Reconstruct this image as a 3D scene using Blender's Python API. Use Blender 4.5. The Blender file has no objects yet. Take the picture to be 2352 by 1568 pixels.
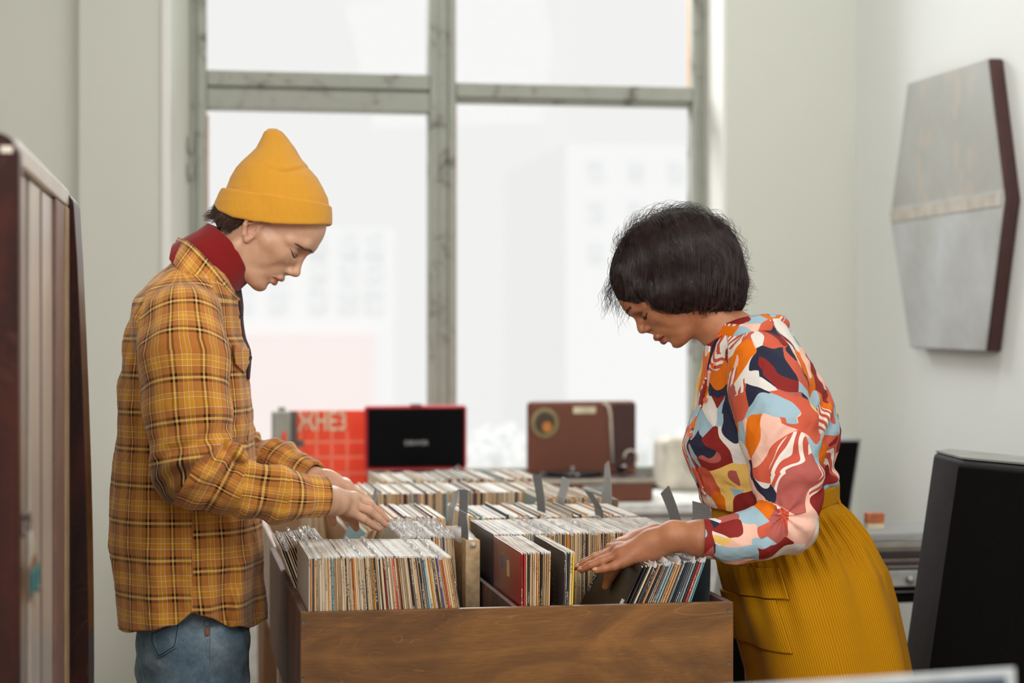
import bpy, bmesh, math, random, os
import numpy as np
import openvdb
from mathutils import Vector, Matrix
RNG = random.Random(7)
TH = math.radians(10.0); CT, ST = math.cos(TH), math.sin(TH)
FOC = 4500.0; CX, HY, CZ = 1176.0, 760.0, 1.39
QUAL = float(os.environ.get('SDFQ', '1'))
SC = bpy.context.scene
COL = SC.collection
# ---------------------------------------------------------------- geometry of the view (room axes: X right, Y towards the window wall)
def room(cx, cy): return (cx*CT + cy*ST, -cx*ST + cy*CT)
def rayd(px, py):
    a, b = (px-CX)/FOC, -(py-HY)/FOC
    return (a*CT+ST, -a*ST+CT, b)
def onY(px, py, Y):
    d = rayd(px, py); t = Y/d[1]; return (d[0]*t, Y, CZ+d[2]*t)
def onX(px, py, X):
    d = rayd(px, py); t = X/d[0]; return (X, d[1]*t, CZ+d[2]*t)
def atd(px, py, dep):
    d = rayd(px, py); return (d[0]*dep, d[1]*dep, CZ+d[2]*dep)
# ---------------------------------------------------------------- tags
def tag(o, label=None, cat=None, group=None, kind=None):
    if label: o['label'] = label
    if cat: o['category'] = cat
    if group: o['group'] = group
    if kind: o['kind'] = kind
    return o
def empty(name, loc, rz=0, label=None, cat=None, group=None):
    o = bpy.data.objects.new(name, None); COL.objects.link(o)
    o.empty_display_size = .05
    o.location = loc; o.rotation_euler = (0, 0, rz)
    return tag(o, label, cat, group)
def link(name, me, mats=None, parent=None, smooth=False, loc=None, rot=None):
    if mats is not None:
        for m in (mats if isinstance(mats, (list, tuple)) else [mats]): me.materials.append(m)
    if smooth: me.polygons.foreach_set('use_smooth', [True]*len(me.polygons))
    o = bpy.data.objects.new(name, me); COL.objects.link(o)
    if parent: o.parent = parent
    if loc: o.location = loc
    if rot: o.rotation_euler = rot
    return o
def copytree(o, parent=None):
    c = o.copy(); COL.objects.link(c)
    if parent is not None: c.parent = parent
    for ch in list(o.children): copytree(ch, c)
    return c
class MB:
    def __init__(s): s.v = []; s.f = []; s.m = []; s.uv = None
    def add(s, vs, fs, m=0):
        n = len(s.v); s.v += [tuple(v) for v in vs]; s.f += [tuple(i+n for i in f) for f in fs]; s.m += [m]*len(fs); return s
    def box(s, a, b, m=0, tf=None):
        x0, y0, z0 = a; x1, y1, z1 = b
        vs = [(x0,y0,z0),(x1,y0,z0),(x1,y1,z0),(x0,y1,z0),(x0,y0,z1),(x1,y0,z1),(x1,y1,z1),(x0,y1,z1)]
        if tf: vs = [tf(v) for v in vs]
        return s.add(vs, [(0,3,2,1),(4,5,6,7),(0,1,5,4),(1,2,6,5),(2,3,7,6),(3,0,4,7)], m)
    def prism(s, pts, z0, z1, m=0, top=None):
        n = len(pts); tp = top or pts
        vs = [(p[0], p[1], z0) for p in pts]+[(p[0], p[1], z1) for p in tp]
        fs = [tuple(range(n-1, -1, -1)), tuple(range(n, 2*n))]+[(i, (i+1) % n, n+(i+1) % n, n+i) for i in range(n)]
        return s.add(vs, fs, m)
    def tube(s, pts, r, n=8, m=0, cap=True):
        pts = [Vector(p) for p in pts]; k = len(pts)
        rs = r if isinstance(r, (list, tuple)) else [r]*k
        base = len(s.v); up = Vector((0, 0, 1))
        for i, p in enumerate(pts):
            d = (pts[min(i+1, k-1)]-pts[max(i-1, 0)])
            if d.length < 1e-9: d = Vector((0, 0, 1))
            d.normalize()
            if i == 0:
                ref = up if abs(d.z) < .9 else Vector((1, 0, 0)); a = d.cross(ref).normalized()
            else:
                a = (a-d*a.dot(d)).normalized()
            b = d.cross(a)
            for j in range(n):
                t = 2*math.pi*j/n; s.v.append(tuple(p+(a*math.cos(t)+b*math.sin(t))*rs[i]))
        for i in range(k-1):
            for j in range(n):
                s.f.append((base+i*n+j, base+i*n+(j+1) % n, base+(i+1)*n+(j+1) % n, base+(i+1)*n+j)); s.m.append(m)
        if cap:
            s.f.append(tuple(base+j for j in range(n-1, -1, -1))); s.f.append(tuple(base+(k-1)*n+j for j in range(n))); s.m += [m, m]
        return s
    def lathe(s, prof, c=(0,0,0), n=32, m=0):
        base = len(s.v); k = len(prof)
        for (r, z) in prof:
            for j in range(n):
                t = 2*math.pi*j/n; s.v.append((c[0]+r*math.cos(t), c[1]+r*math.sin(t), c[2]+z))
        for i in range(k-1):
            for j in range(n):
                s.f.append((base+i*n+j, base+i*n+(j+1) % n, base+(i+1)*n+(j+1) % n, base+(i+1)*n+j)); s.m.append(m)
        s.f.append(tuple(base+j for j in range(n-1, -1, -1))); s.f.append(tuple(base+(k-1)*n+j for j in range(n))); s.m += [m, m]
        return s
    def build(s, name, mats, parent=None, smooth=False, bevel=0, loc=None, rot=None, seg=2):
        me = bpy.data.meshes.new(name); me.from_pydata(s.v, [], s.f)
        me.polygons.foreach_set('material_index', s.m)
        me.update()
        o = link(name, me, mats, parent, smooth, loc, rot)
        if bevel:
            b = o.modifiers.new('b', 'BEVEL'); b.width = bevel; b.segments = seg; b.limit_method = 'ANGLE'; b.angle_limit = math.radians(40)
            if not smooth: me.polygons.foreach_set('use_smooth', [True]*len(me.polygons)); b.harden_normals = True
        return o
def struct(name, mb, mats, **k):
    o = mb.build(name, mats, **k); o['kind'] = 'structure'; return o
# ---------------------------------------------------------------- materials
def S(c):  # sRGB 0-255 -> linear rgba
    return tuple((v/255/12.92 if v/255 <= .04045 else ((v/255+.055)/1.055)**2.4) for v in c)+(1,)
class NT:
    def __init__(s, name):
        s.m = bpy.data.materials.new(name); s.m.use_nodes = True; s.t = s.m.node_tree; s.n = s.t.nodes
        s.b = s.n['Principled BSDF']; s.out = s.n['Material Output']
    def nd(s, ty, **k):
        n = s.n.new(ty)
        for a, v in k.items():
            if a.startswith('i_'):
                key = a[2:]; key = int(key) if key.isdigit() else key.replace('_', ' ')
                s.put(n.inputs[key], v)
            else: setattr(n, a, v)
        return n
    def put(s, inp, v):
        if isinstance(v, bpy.types.NodeSocket): s.t.links.new(v, inp)
        elif isinstance(v, bpy.types.Node): s.t.links.new(v.outputs[0], inp)
        else: inp.default_value = v
    def P(s, **k):
        for a, v in k.items(): s.put(s.b.inputs[a.replace('_', ' ')], v)
    def math(s, op, a, b=0, c=0, clamp=False):
        n = s.nd('ShaderNodeMath', operation=op, use_clamp=clamp); s.put(n.inputs[0], a); s.put(n.inputs[1], b); s.put(n.inputs[2], c); return n.outputs[0]
    def mix(s, f, a, b, blend='MIX'):
        n = s.nd('ShaderNodeMix', data_type='RGBA', blend_type=blend); s.put(n.inputs[0], f); s.put(n.inputs[6], a); s.put(n.inputs[7], b); return n.outputs[2]
    def ramp(s, f, stops, interp='LINEAR'):
        n = s.nd('ShaderNodeValToRGB'); cr = n.color_ramp; cr.interpolation = interp
        while len(cr.elements) < len(stops): cr.elements.new(.5)
        for e, (p, c) in zip(cr.elements, stops): e.position = p; e.color = c if len(c) == 4 else tuple(c)+(1,)
        s.put(n.inputs[0], f); return n.outputs[0]
    def coord(s, kind='Object', scale=None, rot=None, loc=None):
        n = s.nd('ShaderNodeTexCoord').outputs[kind]
        if scale or rot or loc:
            m = s.nd('ShaderNodeMapping'); s.put(m.inputs[0], n)
            if scale: m.inputs['Scale'].default_value = scale
            if rot: m.inputs['Rotation'].default_value = rot
            if loc: m.inputs['Location'].default_value = loc
            return m.outputs[0]
        return n
    def noise(s, vec, scale=5, detail=3, rough=.5, dist=0, col=False):
        n = s.nd('ShaderNodeTexNoise'); s.put(n.inputs['Vector'], vec); n.inputs['Scale'].default_value = scale
        n.inputs['Detail'].default_value = detail; n.inputs['Roughness'].default_value = rough; n.inputs['Distortion'].default_value = dist
        return n.outputs[1 if col else 0]
    def bump(s, h, strength=.3, dist=.001):
        n = s.nd('ShaderNodeBump'); n.inputs['Strength'].default_value = strength; n.inputs['Distance'].default_value = dist; s.put(n.inputs['Height'], h)
        s.put(s.b.inputs['Normal'], n.outputs[0]); return n.outputs[0]
def simple(name, rgb, rough=.5, metal=0, var=.08, scale=20, bump=0, coat=0, spec=.5, stretch=None):
    t = NT(name); co = t.coord('Object', scale=stretch)
    n = t.noise(co, scale, 4)
    c = S(rgb); lo = tuple(v*(1-var*2) for v in c[:3])+(1,); hi = tuple(min(1, v*(1+var*2)) for v in c[:3])+(1,)
    t.P(Base_Color=t.ramp(n, [(.3, lo), (.7, hi)]), Roughness=rough, Metallic=metal)
    t.b.inputs['Specular IOR Level'].default_value = spec
    if coat: t.b.inputs['Coat Weight'].default_value = coat
    if bump: t.bump(n, bump, .002)
    return t.m
# ---------------------------------------------------------------- signed distance modelling
def f32(a): return np.asarray(a, dtype=np.float32)
class Prim: pass
def ell(c, r, R=None, k=.01, sub=False):
    p = Prim(); p.c = f32(c); r = f32(r); p.rad = float(r.max()); p.k = k; p.sub = sub
    R = np.eye(3, dtype=np.float32) if R is None else f32(R)
    def f(P):
        q = (P-p.c) @ R.T
        a = q/r; b = a/r
        k0 = np.sqrt((a*a).sum(-1)); k1 = np.sqrt((b*b).sum(-1))+1e-9
        return k0*(k0-1)/k1
    p.f = f; return p
def cone(a, b, ra, rb, k=.01, sub=False, sq=1.0, ax=None):
    p = Prim(); a = f32(a); b = f32(b); p.c = (a+b)/2; p.rad = float(np.linalg.norm(b-a)/2+max(ra, rb)*max(1, sq)); p.k = k; p.sub = sub
    ba = b-a; L2 = float((ba*ba).sum())+1e-12
    A = None if ax is None else f32(ax)/np.linalg.norm(ax)
    def f(P):
        q = P-a; t = np.clip((q @ ba)/L2, 0, 1)
        e = q-t[..., None]*ba
        if A is not None:
            l = e @ A; e = e+(l*(1/sq-1))[..., None]*A
        return (np.sqrt((e*e).sum(-1))-(ra+(rb-ra)*t))*min(1, sq)
    p.f = f; return p
def chain(pts, rs, k=.01, **kw): return [cone(pts[i], pts[i+1], rs[i], rs[i+1], k=k, **kw) for i in range(len(pts)-1)]
def tab(rows, k=.01, sub=False, sup=2.0):
    """rows (z, x0, x1, yhalf, yc) sorted by z ascending: stack of ellipses"""
    A = np.array(rows, dtype=np.float64); z = A[:, 0]
    p = Prim(); p.c = f32([A[:, 1:3].mean(), A[:, 4].mean(), z.mean()]); p.rad = 9; p.k = k; p.sub = sub
    def f(P):
        Z = P[..., 2]
        zc = np.clip(Z, z[0], z[-1])
        x0 = np.interp(zc, z, A[:, 1]); x1 = np.interp(zc, z, A[:, 2]); h = np.interp(zc, z, A[:, 3]); yc = np.interp(zc, z, A[:, 4])
        a = (x1-x0)/2; ux = (P[..., 0]-(x0+x1)/2)/a; uy = (P[..., 1]-yc)/h
        if sup != 2.0:
            k0 = (np.abs(ux)**sup+np.abs(uy)**sup)**(1/sup)+1e-9; d = (k0-1)*np.minimum(a, h)
        else:
            k0 = np.sqrt(ux*ux+uy*uy)+1e-9; k1 = np.sqrt((ux/a)**2+(uy/h)**2)+1e-9; d = k0*(k0-1)/k1
        cap = np.maximum(Z-z[-1], z[0]-Z)
        return np.where(cap > 0, np.sqrt(np.maximum(d, 0)**2+cap**2), np.maximum(d, cap)).astype(np.float32)
    p.f = f; return p
def smin(a, b, k):
    h = np.maximum(k-np.abs(a-b), 0)/k; return np.minimum(a, b)-h*h*k*.25
def smax(a, b, k): return -smin(-a, -b, k)
def evalp(prims, P, c=None, hd=1e9, marg=.01):
    d = None
    for p in prims:
        if c is not None:
            if np.linalg.norm(p.c-c)-p.rad-hd > p.k+marg: continue
        v = p.f(P)
        if d is None: d = np.full(P.shape[:-1], 1.0, np.float32) if p.sub else v; 
        elif p.sub: d = smax(d, -v, max(p.k, 1e-4))
        else: d = smin(d, v, max(p.k, 1e-4))
    if d is None: d = np.full(P.shape[:-1], 1.0, np.float32)
    return d
def sdf_mesh(fn, lo, hi, h):
    """fn(P, center, halfdiag) -> distance"""
    h = h*QUAL; B = 16
    lo = np.array(lo, float); n = np.ceil((np.array(hi)-lo)/(h*B)).astype(int)
    idx = np.stack(np.meshgrid(*[np.arange(k) for k in n], indexing='ij'), -1).reshape(-1, 3)
    cen = lo+(idx+.5)*B*h
    hd = B*h*math.sqrt(3)/2
    # coarse test in chunks of 8x8x8 blocks
    dc = np.empty(len(cen), np.float32)
    for i in range(0, len(cen), 4000): dc[i:i+4000] = fn(f32(cen[i:i+4000]), None, 0)
    g = openvdb.FloatGrid(1.0)
    ar = np.arange(B)
    off = f32(np.stack(np.meshgrid(ar, ar, ar, indexing='ij'), -1)*h)
    keep = np.abs(dc) < hd*1.45+.004
    for i in np.nonzero(~keep & (dc < 0))[0]:
        a = idx[i]*B; g.fill(tuple(int(v) for v in a), tuple(int(v) for v in a+B-1), -1.0, False)
    for i in np.nonzero(keep)[0]:
        o = lo+idx[i]*B*h
        P = off+f32(o)
        d = fn(P, f32(cen[i]), hd)
        g.copyFromArray(np.ascontiguousarray(d, dtype=np.float32), ijk=tuple(int(v) for v in idx[i]*B))
    pts, quads = g.convertToQuads(0.0)
    return pts.astype(np.float64)*h+lo, quads
def mesh_np(name, V, Q, uv=None, attrs=None):
    me = bpy.data.meshes.new(name)
    nv, nf = len(V), len(Q)
    me.vertices.add(nv); me.vertices.foreach_set('co', np.asarray(V, np.float32).ravel())
    me.loops.add(nf*4); me.polygons.add(nf)
    me.loops.foreach_set('vertex_index', np.asarray(Q, np.int32).ravel())
    me.polygons.foreach_set('loop_start', np.arange(0, nf*4, 4, dtype=np.int32))
    me.update(calc_edges=True)
    if uv is not None:
        l = me.uv_layers.new(name='UVMap'); l.data.foreach_set('uv', np.asarray(uv, np.float32)[np.asarray(Q).ravel()].ravel())
    for k, a in (attrs or {}).items():
        at = me.attributes.new(k, 'FLOAT', 'POINT'); at.data.foreach_set('value', np.asarray(a, np.float32))
    me.polygons.foreach_set('use_smooth', np.ones(nf, bool))
    me.validate()
    return me
def prims_fn(prims, disp=None):
    def fn(P, c, hd):
        d = evalp(prims, P, c, hd)
        if disp is not None: d = d+disp(P)
        return d
    return fn
def wob(P, freq, seed, aniso=(1, 1, 1)):
    r = np.random.RandomState(seed); Q = P*f32(aniso)*freq
    w = Q+.8*np.sin(Q[..., [1, 2, 0]]*1.3+r.rand(3)*6)
    s = 0
    for i in range(4):
        v = r.randn(3); v /= np.linalg.norm(v); s = s+np.sin((w*(1+.5*i)) @ f32(v)*2+r.rand()*6)/(1+.4*i)
    return (s/2.4).astype(np.float32)
def inpoly(X, Y, poly):
    """signed distance (neg inside) to a 2d polygon"""
    poly = np.array(poly, float); n = len(poly); d = np.full(X.shape, 1e9); s = np.ones(X.shape)
    for i in range(n):
        a = poly[i]; b = poly[i-1]; e = b-a; wx = X-a[0]; wy = Y-a[1]
        t = np.clip((wx*e[0]+wy*e[1])/(e @ e), 0, 1); bx = wx-e[0]*t; by = wy-e[1]*t
        d = np.minimum(d, bx*bx+by*by)
        c1 = Y >= a[1]; c2 = Y < b[1]; c3 = e[0]*wy > e[1]*wx
        s = np.where((c1 & c2 & c3) | (~c1 & ~c2 & ~c3), -s, s)
    return s*np.sqrt(d)
def cat(pts, n):
    """Catmull-Rom resample"""
    P = [np.array(p, float) for p in pts]; P = [2*P[0]-P[1]]+P+[2*P[-1]-P[-2]]; out = []
    m = len(P)-3
    for i in range(n):
        t = i/(n-1)*m; k = min(int(t), m-1); t -= k
        a, b, c, d = P[k:k+4]
        out.append(.5*((2*b)+(-a+c)*t+(2*a-5*b+4*c-d)*t*t+(-a+3*b-3*c+d)*t**3))
    return out
def ribbon(name, rails, thick, mats, parent, n=60, m=8, uvs=1.0, puff=None):
    """sheet spanned between rails (lists of 3d points), given a thickness"""
    R = [cat(r, n) for r in rails]; G = np.array([cat([r[i] for r in R], m) for i in range(n)])  # n,m,3
    du = np.gradient(G, axis=0); dv = np.gradient(G, axis=1); N = np.cross(du, dv); N /= np.linalg.norm(N, axis=2, keepdims=True)+1e-9
    if puff is not None: G = G+N*puff(n, m)[..., None]
    A = G+N*thick/2; Bm = G-N*thick/2
    V = np.concatenate([A.reshape(-1, 3), Bm.reshape(-1, 3)]); o = n*m; Q = []
    for i in range(n-1):
        for j in range(m-1):
            a = i*m+j; Q.append((a, a+m, a+m+1, a+1)); Q.append((o+a, o+a+1, o+a+m+1, o+a+m))
    for i in range(n-1):
        for j in (0, m-1):
            a = i*m+j; q = (a, a+m, o+a+m, o+a); Q.append(q if j else q[::-1])
    for j in range(m-1):
        for i in (0, n-1):
            a = i*m+j; q = (a, a+1, o+a+1, o+a); Q.append(q[::-1] if i else q)
    su = np.concatenate([[0], np.cumsum(np.linalg.norm(np.diff(G[:, m//2], axis=0), axis=1))]); sv = np.concatenate([[0], np.cumsum(np.linalg.norm(np.diff(G[n//2], axis=0), axis=1))])
    uv = np.stack(np.meshgrid(su, sv, indexing='ij'), -1).reshape(-1, 2)*uvs; uv = np.concatenate([uv, uv])
    me = mesh_np(name, V, Q, uv); return link(name, me, mats, parent)
PX = 4.0/FOC          # metres per pixel at the people's depth
class Pose:
    """local frame of a person: x along the picture, y away, z up, origin on the floor"""
    def __init__(s, px0, dep): s.dep = dep; s.x0 = (px0-CX)/FOC*dep; s.px0 = px0
    def q(s, px, py, w=0.0):
        d = s.dep+w; return np.array([(px-CX)/FOC*d-s.x0, w, CZ-(py-HY)/FOC*d])
    def xz(s, P):        # back to pixels (at the person's depth)
        return (P[..., 0]+s.x0)/PX+CX, HY-(P[..., 2]-CZ)/PX
    def app(s, P):       # pixels as the camera sees them
        k = s.dep/(s.dep+P[..., 1]); return CX+(P[..., 0]+s.x0)*k/PX, HY-(P[..., 2]-CZ)*k/PX
    def root(s): return room(s.x0, s.dep)+(0,)
def L(n): return n*PX
def rows(ps, lst):     # (py, px0, px1, halfwidth m, yc)
    out = [(ps.q(0, r[0])[2], ps.q(min(r[1], r[2]), r[0])[0], ps.q(max(r[1], r[2]), r[0])[0], r[3], r[4] if len(r) > 4 else 0) for r in lst]
    return sorted(out)
class HeadFrame:
    def __init__(s, ps, T, F, U, scale=1.0, w0=0, roll=0):
        s.ps = ps; F = np.array(F, float); F /= np.linalg.norm(F); U = np.array(U, float); U -= F*(U@F); U /= np.linalg.norm(U)
        s.f = np.array([F[0], 0, -F[1]]); s.u = np.array([U[0], 0, -U[1]]); s.l = np.array([0, 1.0, 0])
        s.o = ps.q(T[0], T[1], w0); s.R = np.stack([s.f, s.u, s.l]); s.s = scale
    def p(s, f, u, l=0): return s.o+(s.f*f+s.u*u+s.l*l)*PX*s.s
    def e(s, c, r, k=10, sub=False, rot=None):
        R = s.R
        if rot is not None:
            a = math.radians(rot); ca, sa = math.cos(a), math.sin(a); R = np.array([[ca, sa, 0], [-sa, ca, 0], [0, 0, 1]]) @ R
        return ell(s.p(*c), np.array(r)*PX*s.s, R, k*PX*s.s, sub)
    def c(s, a, b, ra, rb, k=10, sub=False, **kw): return cone(s.p(*a), s.p(*b), ra*PX*s.s, rb*PX*s.s, k*PX*s.s, sub, **kw)
    def loc(s, P): return ((P-f32(s.o)) @ f32(s.R).T)/(PX*s.s)
def both(fn): return [x for sg in (1, -1) for x in fn(sg)]
def head_prims(H, m):
    g = m.get
    P = [H.e((20, 62, 0), (112, 92, 84), 1), H.e((-38, 30, 0), (58, 56, 68), 30)]
    P += [H.e((72, 8, 0), (52, 62, 62), 22), H.e((62, -52, 0), (52, 52, 48), 18), H.e((86, -38, 0), (g('max', 35), 34, 40), 14)]
    P += both(lambda s: [H.c((84, -2, 44*s), (52, -2, 62*s), 15, 10, 24), H.c((52, -2, 62*s), (10, 0, 68*s), 8, 7, 30),
                         H.c((6, -8, 63*s), (8, -58, 57*s), 13, 14, 22), H.c((8, -58, 57*s), (84, -90, 20*s), 15, 14, 20),
                         H.c((119, 53, 6*s), (109, 49, 38*s), 11, 10, 14), H.c((109, 49, 38*s), (84, 34, 62*s), 10, 8, 14)])
    P += [H.e((g('chf', 96), g('chu', -88), 0), (19, 19, 25), 14)]
    P += both(lambda s: [H.e((122, 25, 31*s), (20, 14, 20), 14, True)])
    P += both(lambda s: [H.e((96, 23, 33*s), (17, 13, 21), 4), H.e((40, -22, 46*s), (48, 40, 20), 18)])
    P += both(lambda s: [H.c((117, 31, 20*s), (111, 32, 36*s), 1.6, 1.4, 4, True), H.c((111, 32, 36*s), (94, 28, 52*s), 1.4, 1, 4, True)])
    nf, nu = g('nose', (139, -13)); w = g('nw', 1.0)
    P += [H.c((114, 36, 0), (nf-6, nu+9, 0), 7*w, 8.5*w, 10), H.e((nf-1, nu, 0), (10.5, 10.5, 10.5*w), 6),
          H.c((nf-5, nu-6, 0), (120, -33, 0), 5.5, 5, 7)]
    P += both(lambda s: [H.e((nf-13, nu-8, 11.5*w*s), (10.5, 7.5, 7*w), 9), H.e((nf-9, nu-16, 9.5*w*s), (7, 4, 5*w), 2.5, True)])
    lf = g('lip', 0); lt = g('lipt', 1.0); lu = g('lipu', 0)
    def lips(s):
        return [H.c((124+lf, -46+lu, 3*s), (120+lf, -47+lu, 13*s), 6.5*lt, 5.5*lt, 6), H.c((120+lf, -47+lu, 13*s), (106+lf, -54+lu, 27*s), 5.5*lt, 2.5, 5),
                H.c((117+lf, -64+lu, 2*s), (113+lf, -63+lu, 13*s), 7.5*lt, 6.5*lt, 6), H.c((113+lf, -63+lu, 13*s), (104+lf, -57+lu, 25*s), 6*lt, 2.5, 5)]
    P += both(lips)
    P += both(lambda s: [H.c((134+lf, -54.5+lu, 0), (121+lf, -54.5+lu, 14*s), g('gap', 1.6), 1.2, 3, True), H.c((121+lf, -54.5+lu, 14*s), (108+lf, -56+lu, 26*s), 1.2, 1, 3, True)])
    P += [H.c((118, -78, -10), (118, -78, 10), 4, 4, 10, True)]
    def ear(s):
        pts = [(8, 22), (2, 36), (-12, 42), (-24, 34), (-27, 16), (-20, -2), (-8, -18), (4, -24), (9, -14)]
        pp = [H.p(f+10, u-9, s*(77+(10-f)*.40)) for f, u in pts]; rr = [L(v) for v in (4, 4.5, 5, 5, 5, 5, 6, 7, 4)]
        return chain(pp, rr, L(4))+[H.e((2, -1, 77*s), (17, 28, 4), 5), H.c((20, -4, 74*s), (20, -14, 74*s), 5, 5, 5), H.e((8, -5, 84*s), (8, 11, 7), 3, True), H.c((4, 17, 80*s), (-6, -3, 86*s), 3.5, 3, 4)]
    P += both(ear)
    return P
def lipmask(H, P, m):
    q = H.loc(P); lf = m.get('lip', 0); lu = m.get('lipu', 0); lt = m.get('lipt', 1)
    u = q[:, 1]-lu+55.5; l = np.abs(q[:, 2]); hi = np.where(u > 0, (14.5*lt)*(1-(l/29)**2)-0.8*np.exp(-(l/5)**2)*2, (15.5*lt)*(1-(l/27)**1.8))
    inside = 1/(1+np.exp((np.abs(u)-hi)/1.2)); return inside*(q[:, 0] > 98)*(l < 29)
def hand(ps, wrist, mcps, fingers, thumb, rad, k=.006, pw=1.9):
    """wrist, mcps: points; fingers: lists of further joints; rad in metres"""
    P = []
    for m_, fg in zip(mcps, fingers):
        P += [cone(wrist, m_, rad*pw, rad*1.3, k=.014)]
        pts = [m_]+fg; n = len(pts); rs = [rad*v for v in (1.2, 1.06, .97, .8)][:n]
        c = chain(pts, rs, k=.0025); P += c
        P += [ell(pts[1], (rad*1.07,)*3, k=.004)]
    for i in range(len(mcps)-1): P.append(cone(mcps[i], mcps[i+1], rad*1.2, rad*1.2, k=.012))
    P += chain(thumb, [rad*v for v in (1.9, 1.5, 1.15, .95)][:len(thumb)], k=.008)
    return P
def skin_mat(name, base, deep, lip, rough=.45, sss=.12):
    t = NT(name); co = t.coord('Object'); n = t.noise(co, 14, 4, .6); n2 = t.noise(co, 160, 3)
    c = t.ramp(n, [(.3, S(deep)), (.7, S(base))])
    c = t.mix(t.nd('ShaderNodeAttribute', attribute_name='lip').outputs['Fac'], c, S(lip))
    c = t.mix(t.math('MULTIPLY', t.nd('ShaderNodeAttribute', attribute_name='blush').outputs['Fac'], .55), c, S(deep))
    t.P(Base_Color=c, Roughness=rough); t.b.inputs['Subsurface Weight'].default_value = sss
    t.b.inputs['Subsurface Radius'].default_value = (1, .35, .2); t.b.inputs['Subsurface Scale'].default_value = .006
    t.bump(n2, .12, .0006); return t.m
def strands(name, fn, paths, mats, parent, r=.0005, off=.0012, project=True):
    """thin tapering hairs laid along the surface of fn"""
    A = f32(paths)                                     # N,M,3
    N, M, _ = A.shape
    if project:
        for it in range(3):
            P = A.reshape(-1, 3); d = fn(P, None, 0); g = np.stack([fn(P+f32(e), None, 0)-d for e in np.eye(3)*.002], -1)/.002
            g /= np.linalg.norm(g, axis=1, keepdims=True)+1e-6
            fr = np.tile(np.linspace(0, 1, M), N); wgt = project(fr) if callable(project) else 1
            A = (P-g*((d-off*(1+2*fr))*wgt)[:, None]).reshape(N, M, 3)
    T = np.gradient(A, axis=1); T /= np.linalg.norm(T, axis=2, keepdims=True)+1e-9
    ref = f32([.3, 1, .2]); a = np.cross(T, ref); a /= np.linalg.norm(a, axis=2, keepdims=True)+1e-9; b = np.cross(T, a)
    rr = r*(1-.75*np.linspace(0, 1, M)**2)[None, :, None]
    ring = [A+rr*(a*math.cos(t)+b*math.sin(t)) for t in (0, 2.094, 4.189)]
    V = np.stack(ring, 2).reshape(-1, 3)               # N,M,3rings
    i = np.arange(N)[:, None, None]; j = np.arange(M-1)[None, :, None]; k = np.arange(3)[None, None, :]
    v = lambda jj, kk: (i*M+jj)*3+kk
    Q = np.stack([v(j, k), v(j, (k+1) % 3), v(j+1, (k+1) % 3), v(j+1, k)], -1).reshape(-1, 4)
    return link(name, mesh_np(name, V, Q), mats, parent)
def part_sdf(name, prims, lo, hi, h, mats, parent, uvf=None, attrf=None, disp=None, fn=None):
    fn = fn or prims_fn(prims, disp)
    V, Q = sdf_mesh(fn, lo, hi, h)
    uv = uvf(V) if uvf else None
    return link(name, mesh_np(name, V, Q, uv, attrf(V) if attrf else None), mats, parent)
def onskin(fn, pts, off=0):
    P = f32(pts)
    for _ in range(10):
        d = fn(P, None, 0)-off; g = np.stack([fn(P+f32(e), None, 0)-off-d for e in np.eye(3)*.0015], -1)/.0015; g /= np.linalg.norm(g, axis=1, keepdims=True)+1e-6; P = P-g*d[:, None]*.8
    return [p.astype(float) for p in P]
def joinnp(parts):
    V = []; Q = []; o = 0
    for v, q in parts: V.append(v); Q.append(q+o); o += len(v)
    return np.concatenate(V), np.concatenate(Q)
def arm_uv(P, pts, scale=1.0):
    """distance along / around a polyline; returns (dist, along, around)"""
    P = np.asarray(P, float); best = np.full(len(P), 1e9); al = np.zeros(len(P)); ar = np.zeros(len(P)); acc = 0
    for a, b in zip(pts[:-1], pts[1:]):
        ba = b-a; Ln = np.linalg.norm(ba); t = ba/Ln; q = P-a; s_ = np.clip(q@t, 0, Ln); e = q-s_[:, None]*t; d = np.linalg.norm(e, axis=1)
        side = np.array([0, 1.0, 0]); n2 = np.cross(t, side); n2 /= np.linalg.norm(n2)
        an = np.arctan2(e@n2, -(e@side)); m = d < best
        best = np.where(m, d, best); al = np.where(m, acc+s_, al); ar = np.where(m, an, ar); acc += Ln
    return best, al, ar

# ================================================================ cloth materials
def plaid():
    t = NT('plaid_flannel'); uv = t.coord('UV'); sp = t.nd('ShaderNodeSeparateXYZ'); t.put(sp.inputs[0], uv)
    br, mu, dk, ly, wh = S((190, 120, 54)), S((222, 156, 44)), S((36, 24, 16)), S((246, 196, 112)), S((246, 228, 200))
    stops = [(0, br), (.085, dk), (.165, ly), (.235, dk), (.315, br), (.50, wh), (.512, mu), (.60, mu), (.66, wh), (.672, mu), (.80, wh), (.812, br)]
    def band(v, per, o):
        f = t.math('FRACT', t.math('ADD', t.math('DIVIDE', v, per), o)); return t.ramp(f, stops, 'CONSTANT'), f
    a, fa = band(sp.outputs[0], .053, .3); b, fb = band(sp.outputs[1], .072, .1)
    c = t.mix(.5, a, b); c = t.mix(.45, c, t.mix(1.0, a, b, 'DARKEN')); c = t.mix(.28, c, t.mix(1.0, a, b, 'LIGHTEN'))
    # crossing threads keep the darker yarn readable
    w = t.nd('ShaderNodeTexChecker', i_Scale=1400.0); t.put(w.inputs['Vector'], uv); c2 = t.mix(.12, c, t.mix(w.outputs['Fac'], a, b))
    n = t.noise(t.coord('Object'), 30, 4); c3 = t.mix(t.math('MULTIPLY', n, .12), c2, S((120, 70, 30)))
    t.P(Base_Color=c3, Roughness=.95); t.b.inputs['Sheen Weight'].default_value = .25; t.b.inputs['Specular IOR Level'].default_value = .15
    t.bump(t.noise(t.coord('Object'), 700, 2), .25, .0006)
    return t.m
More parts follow.
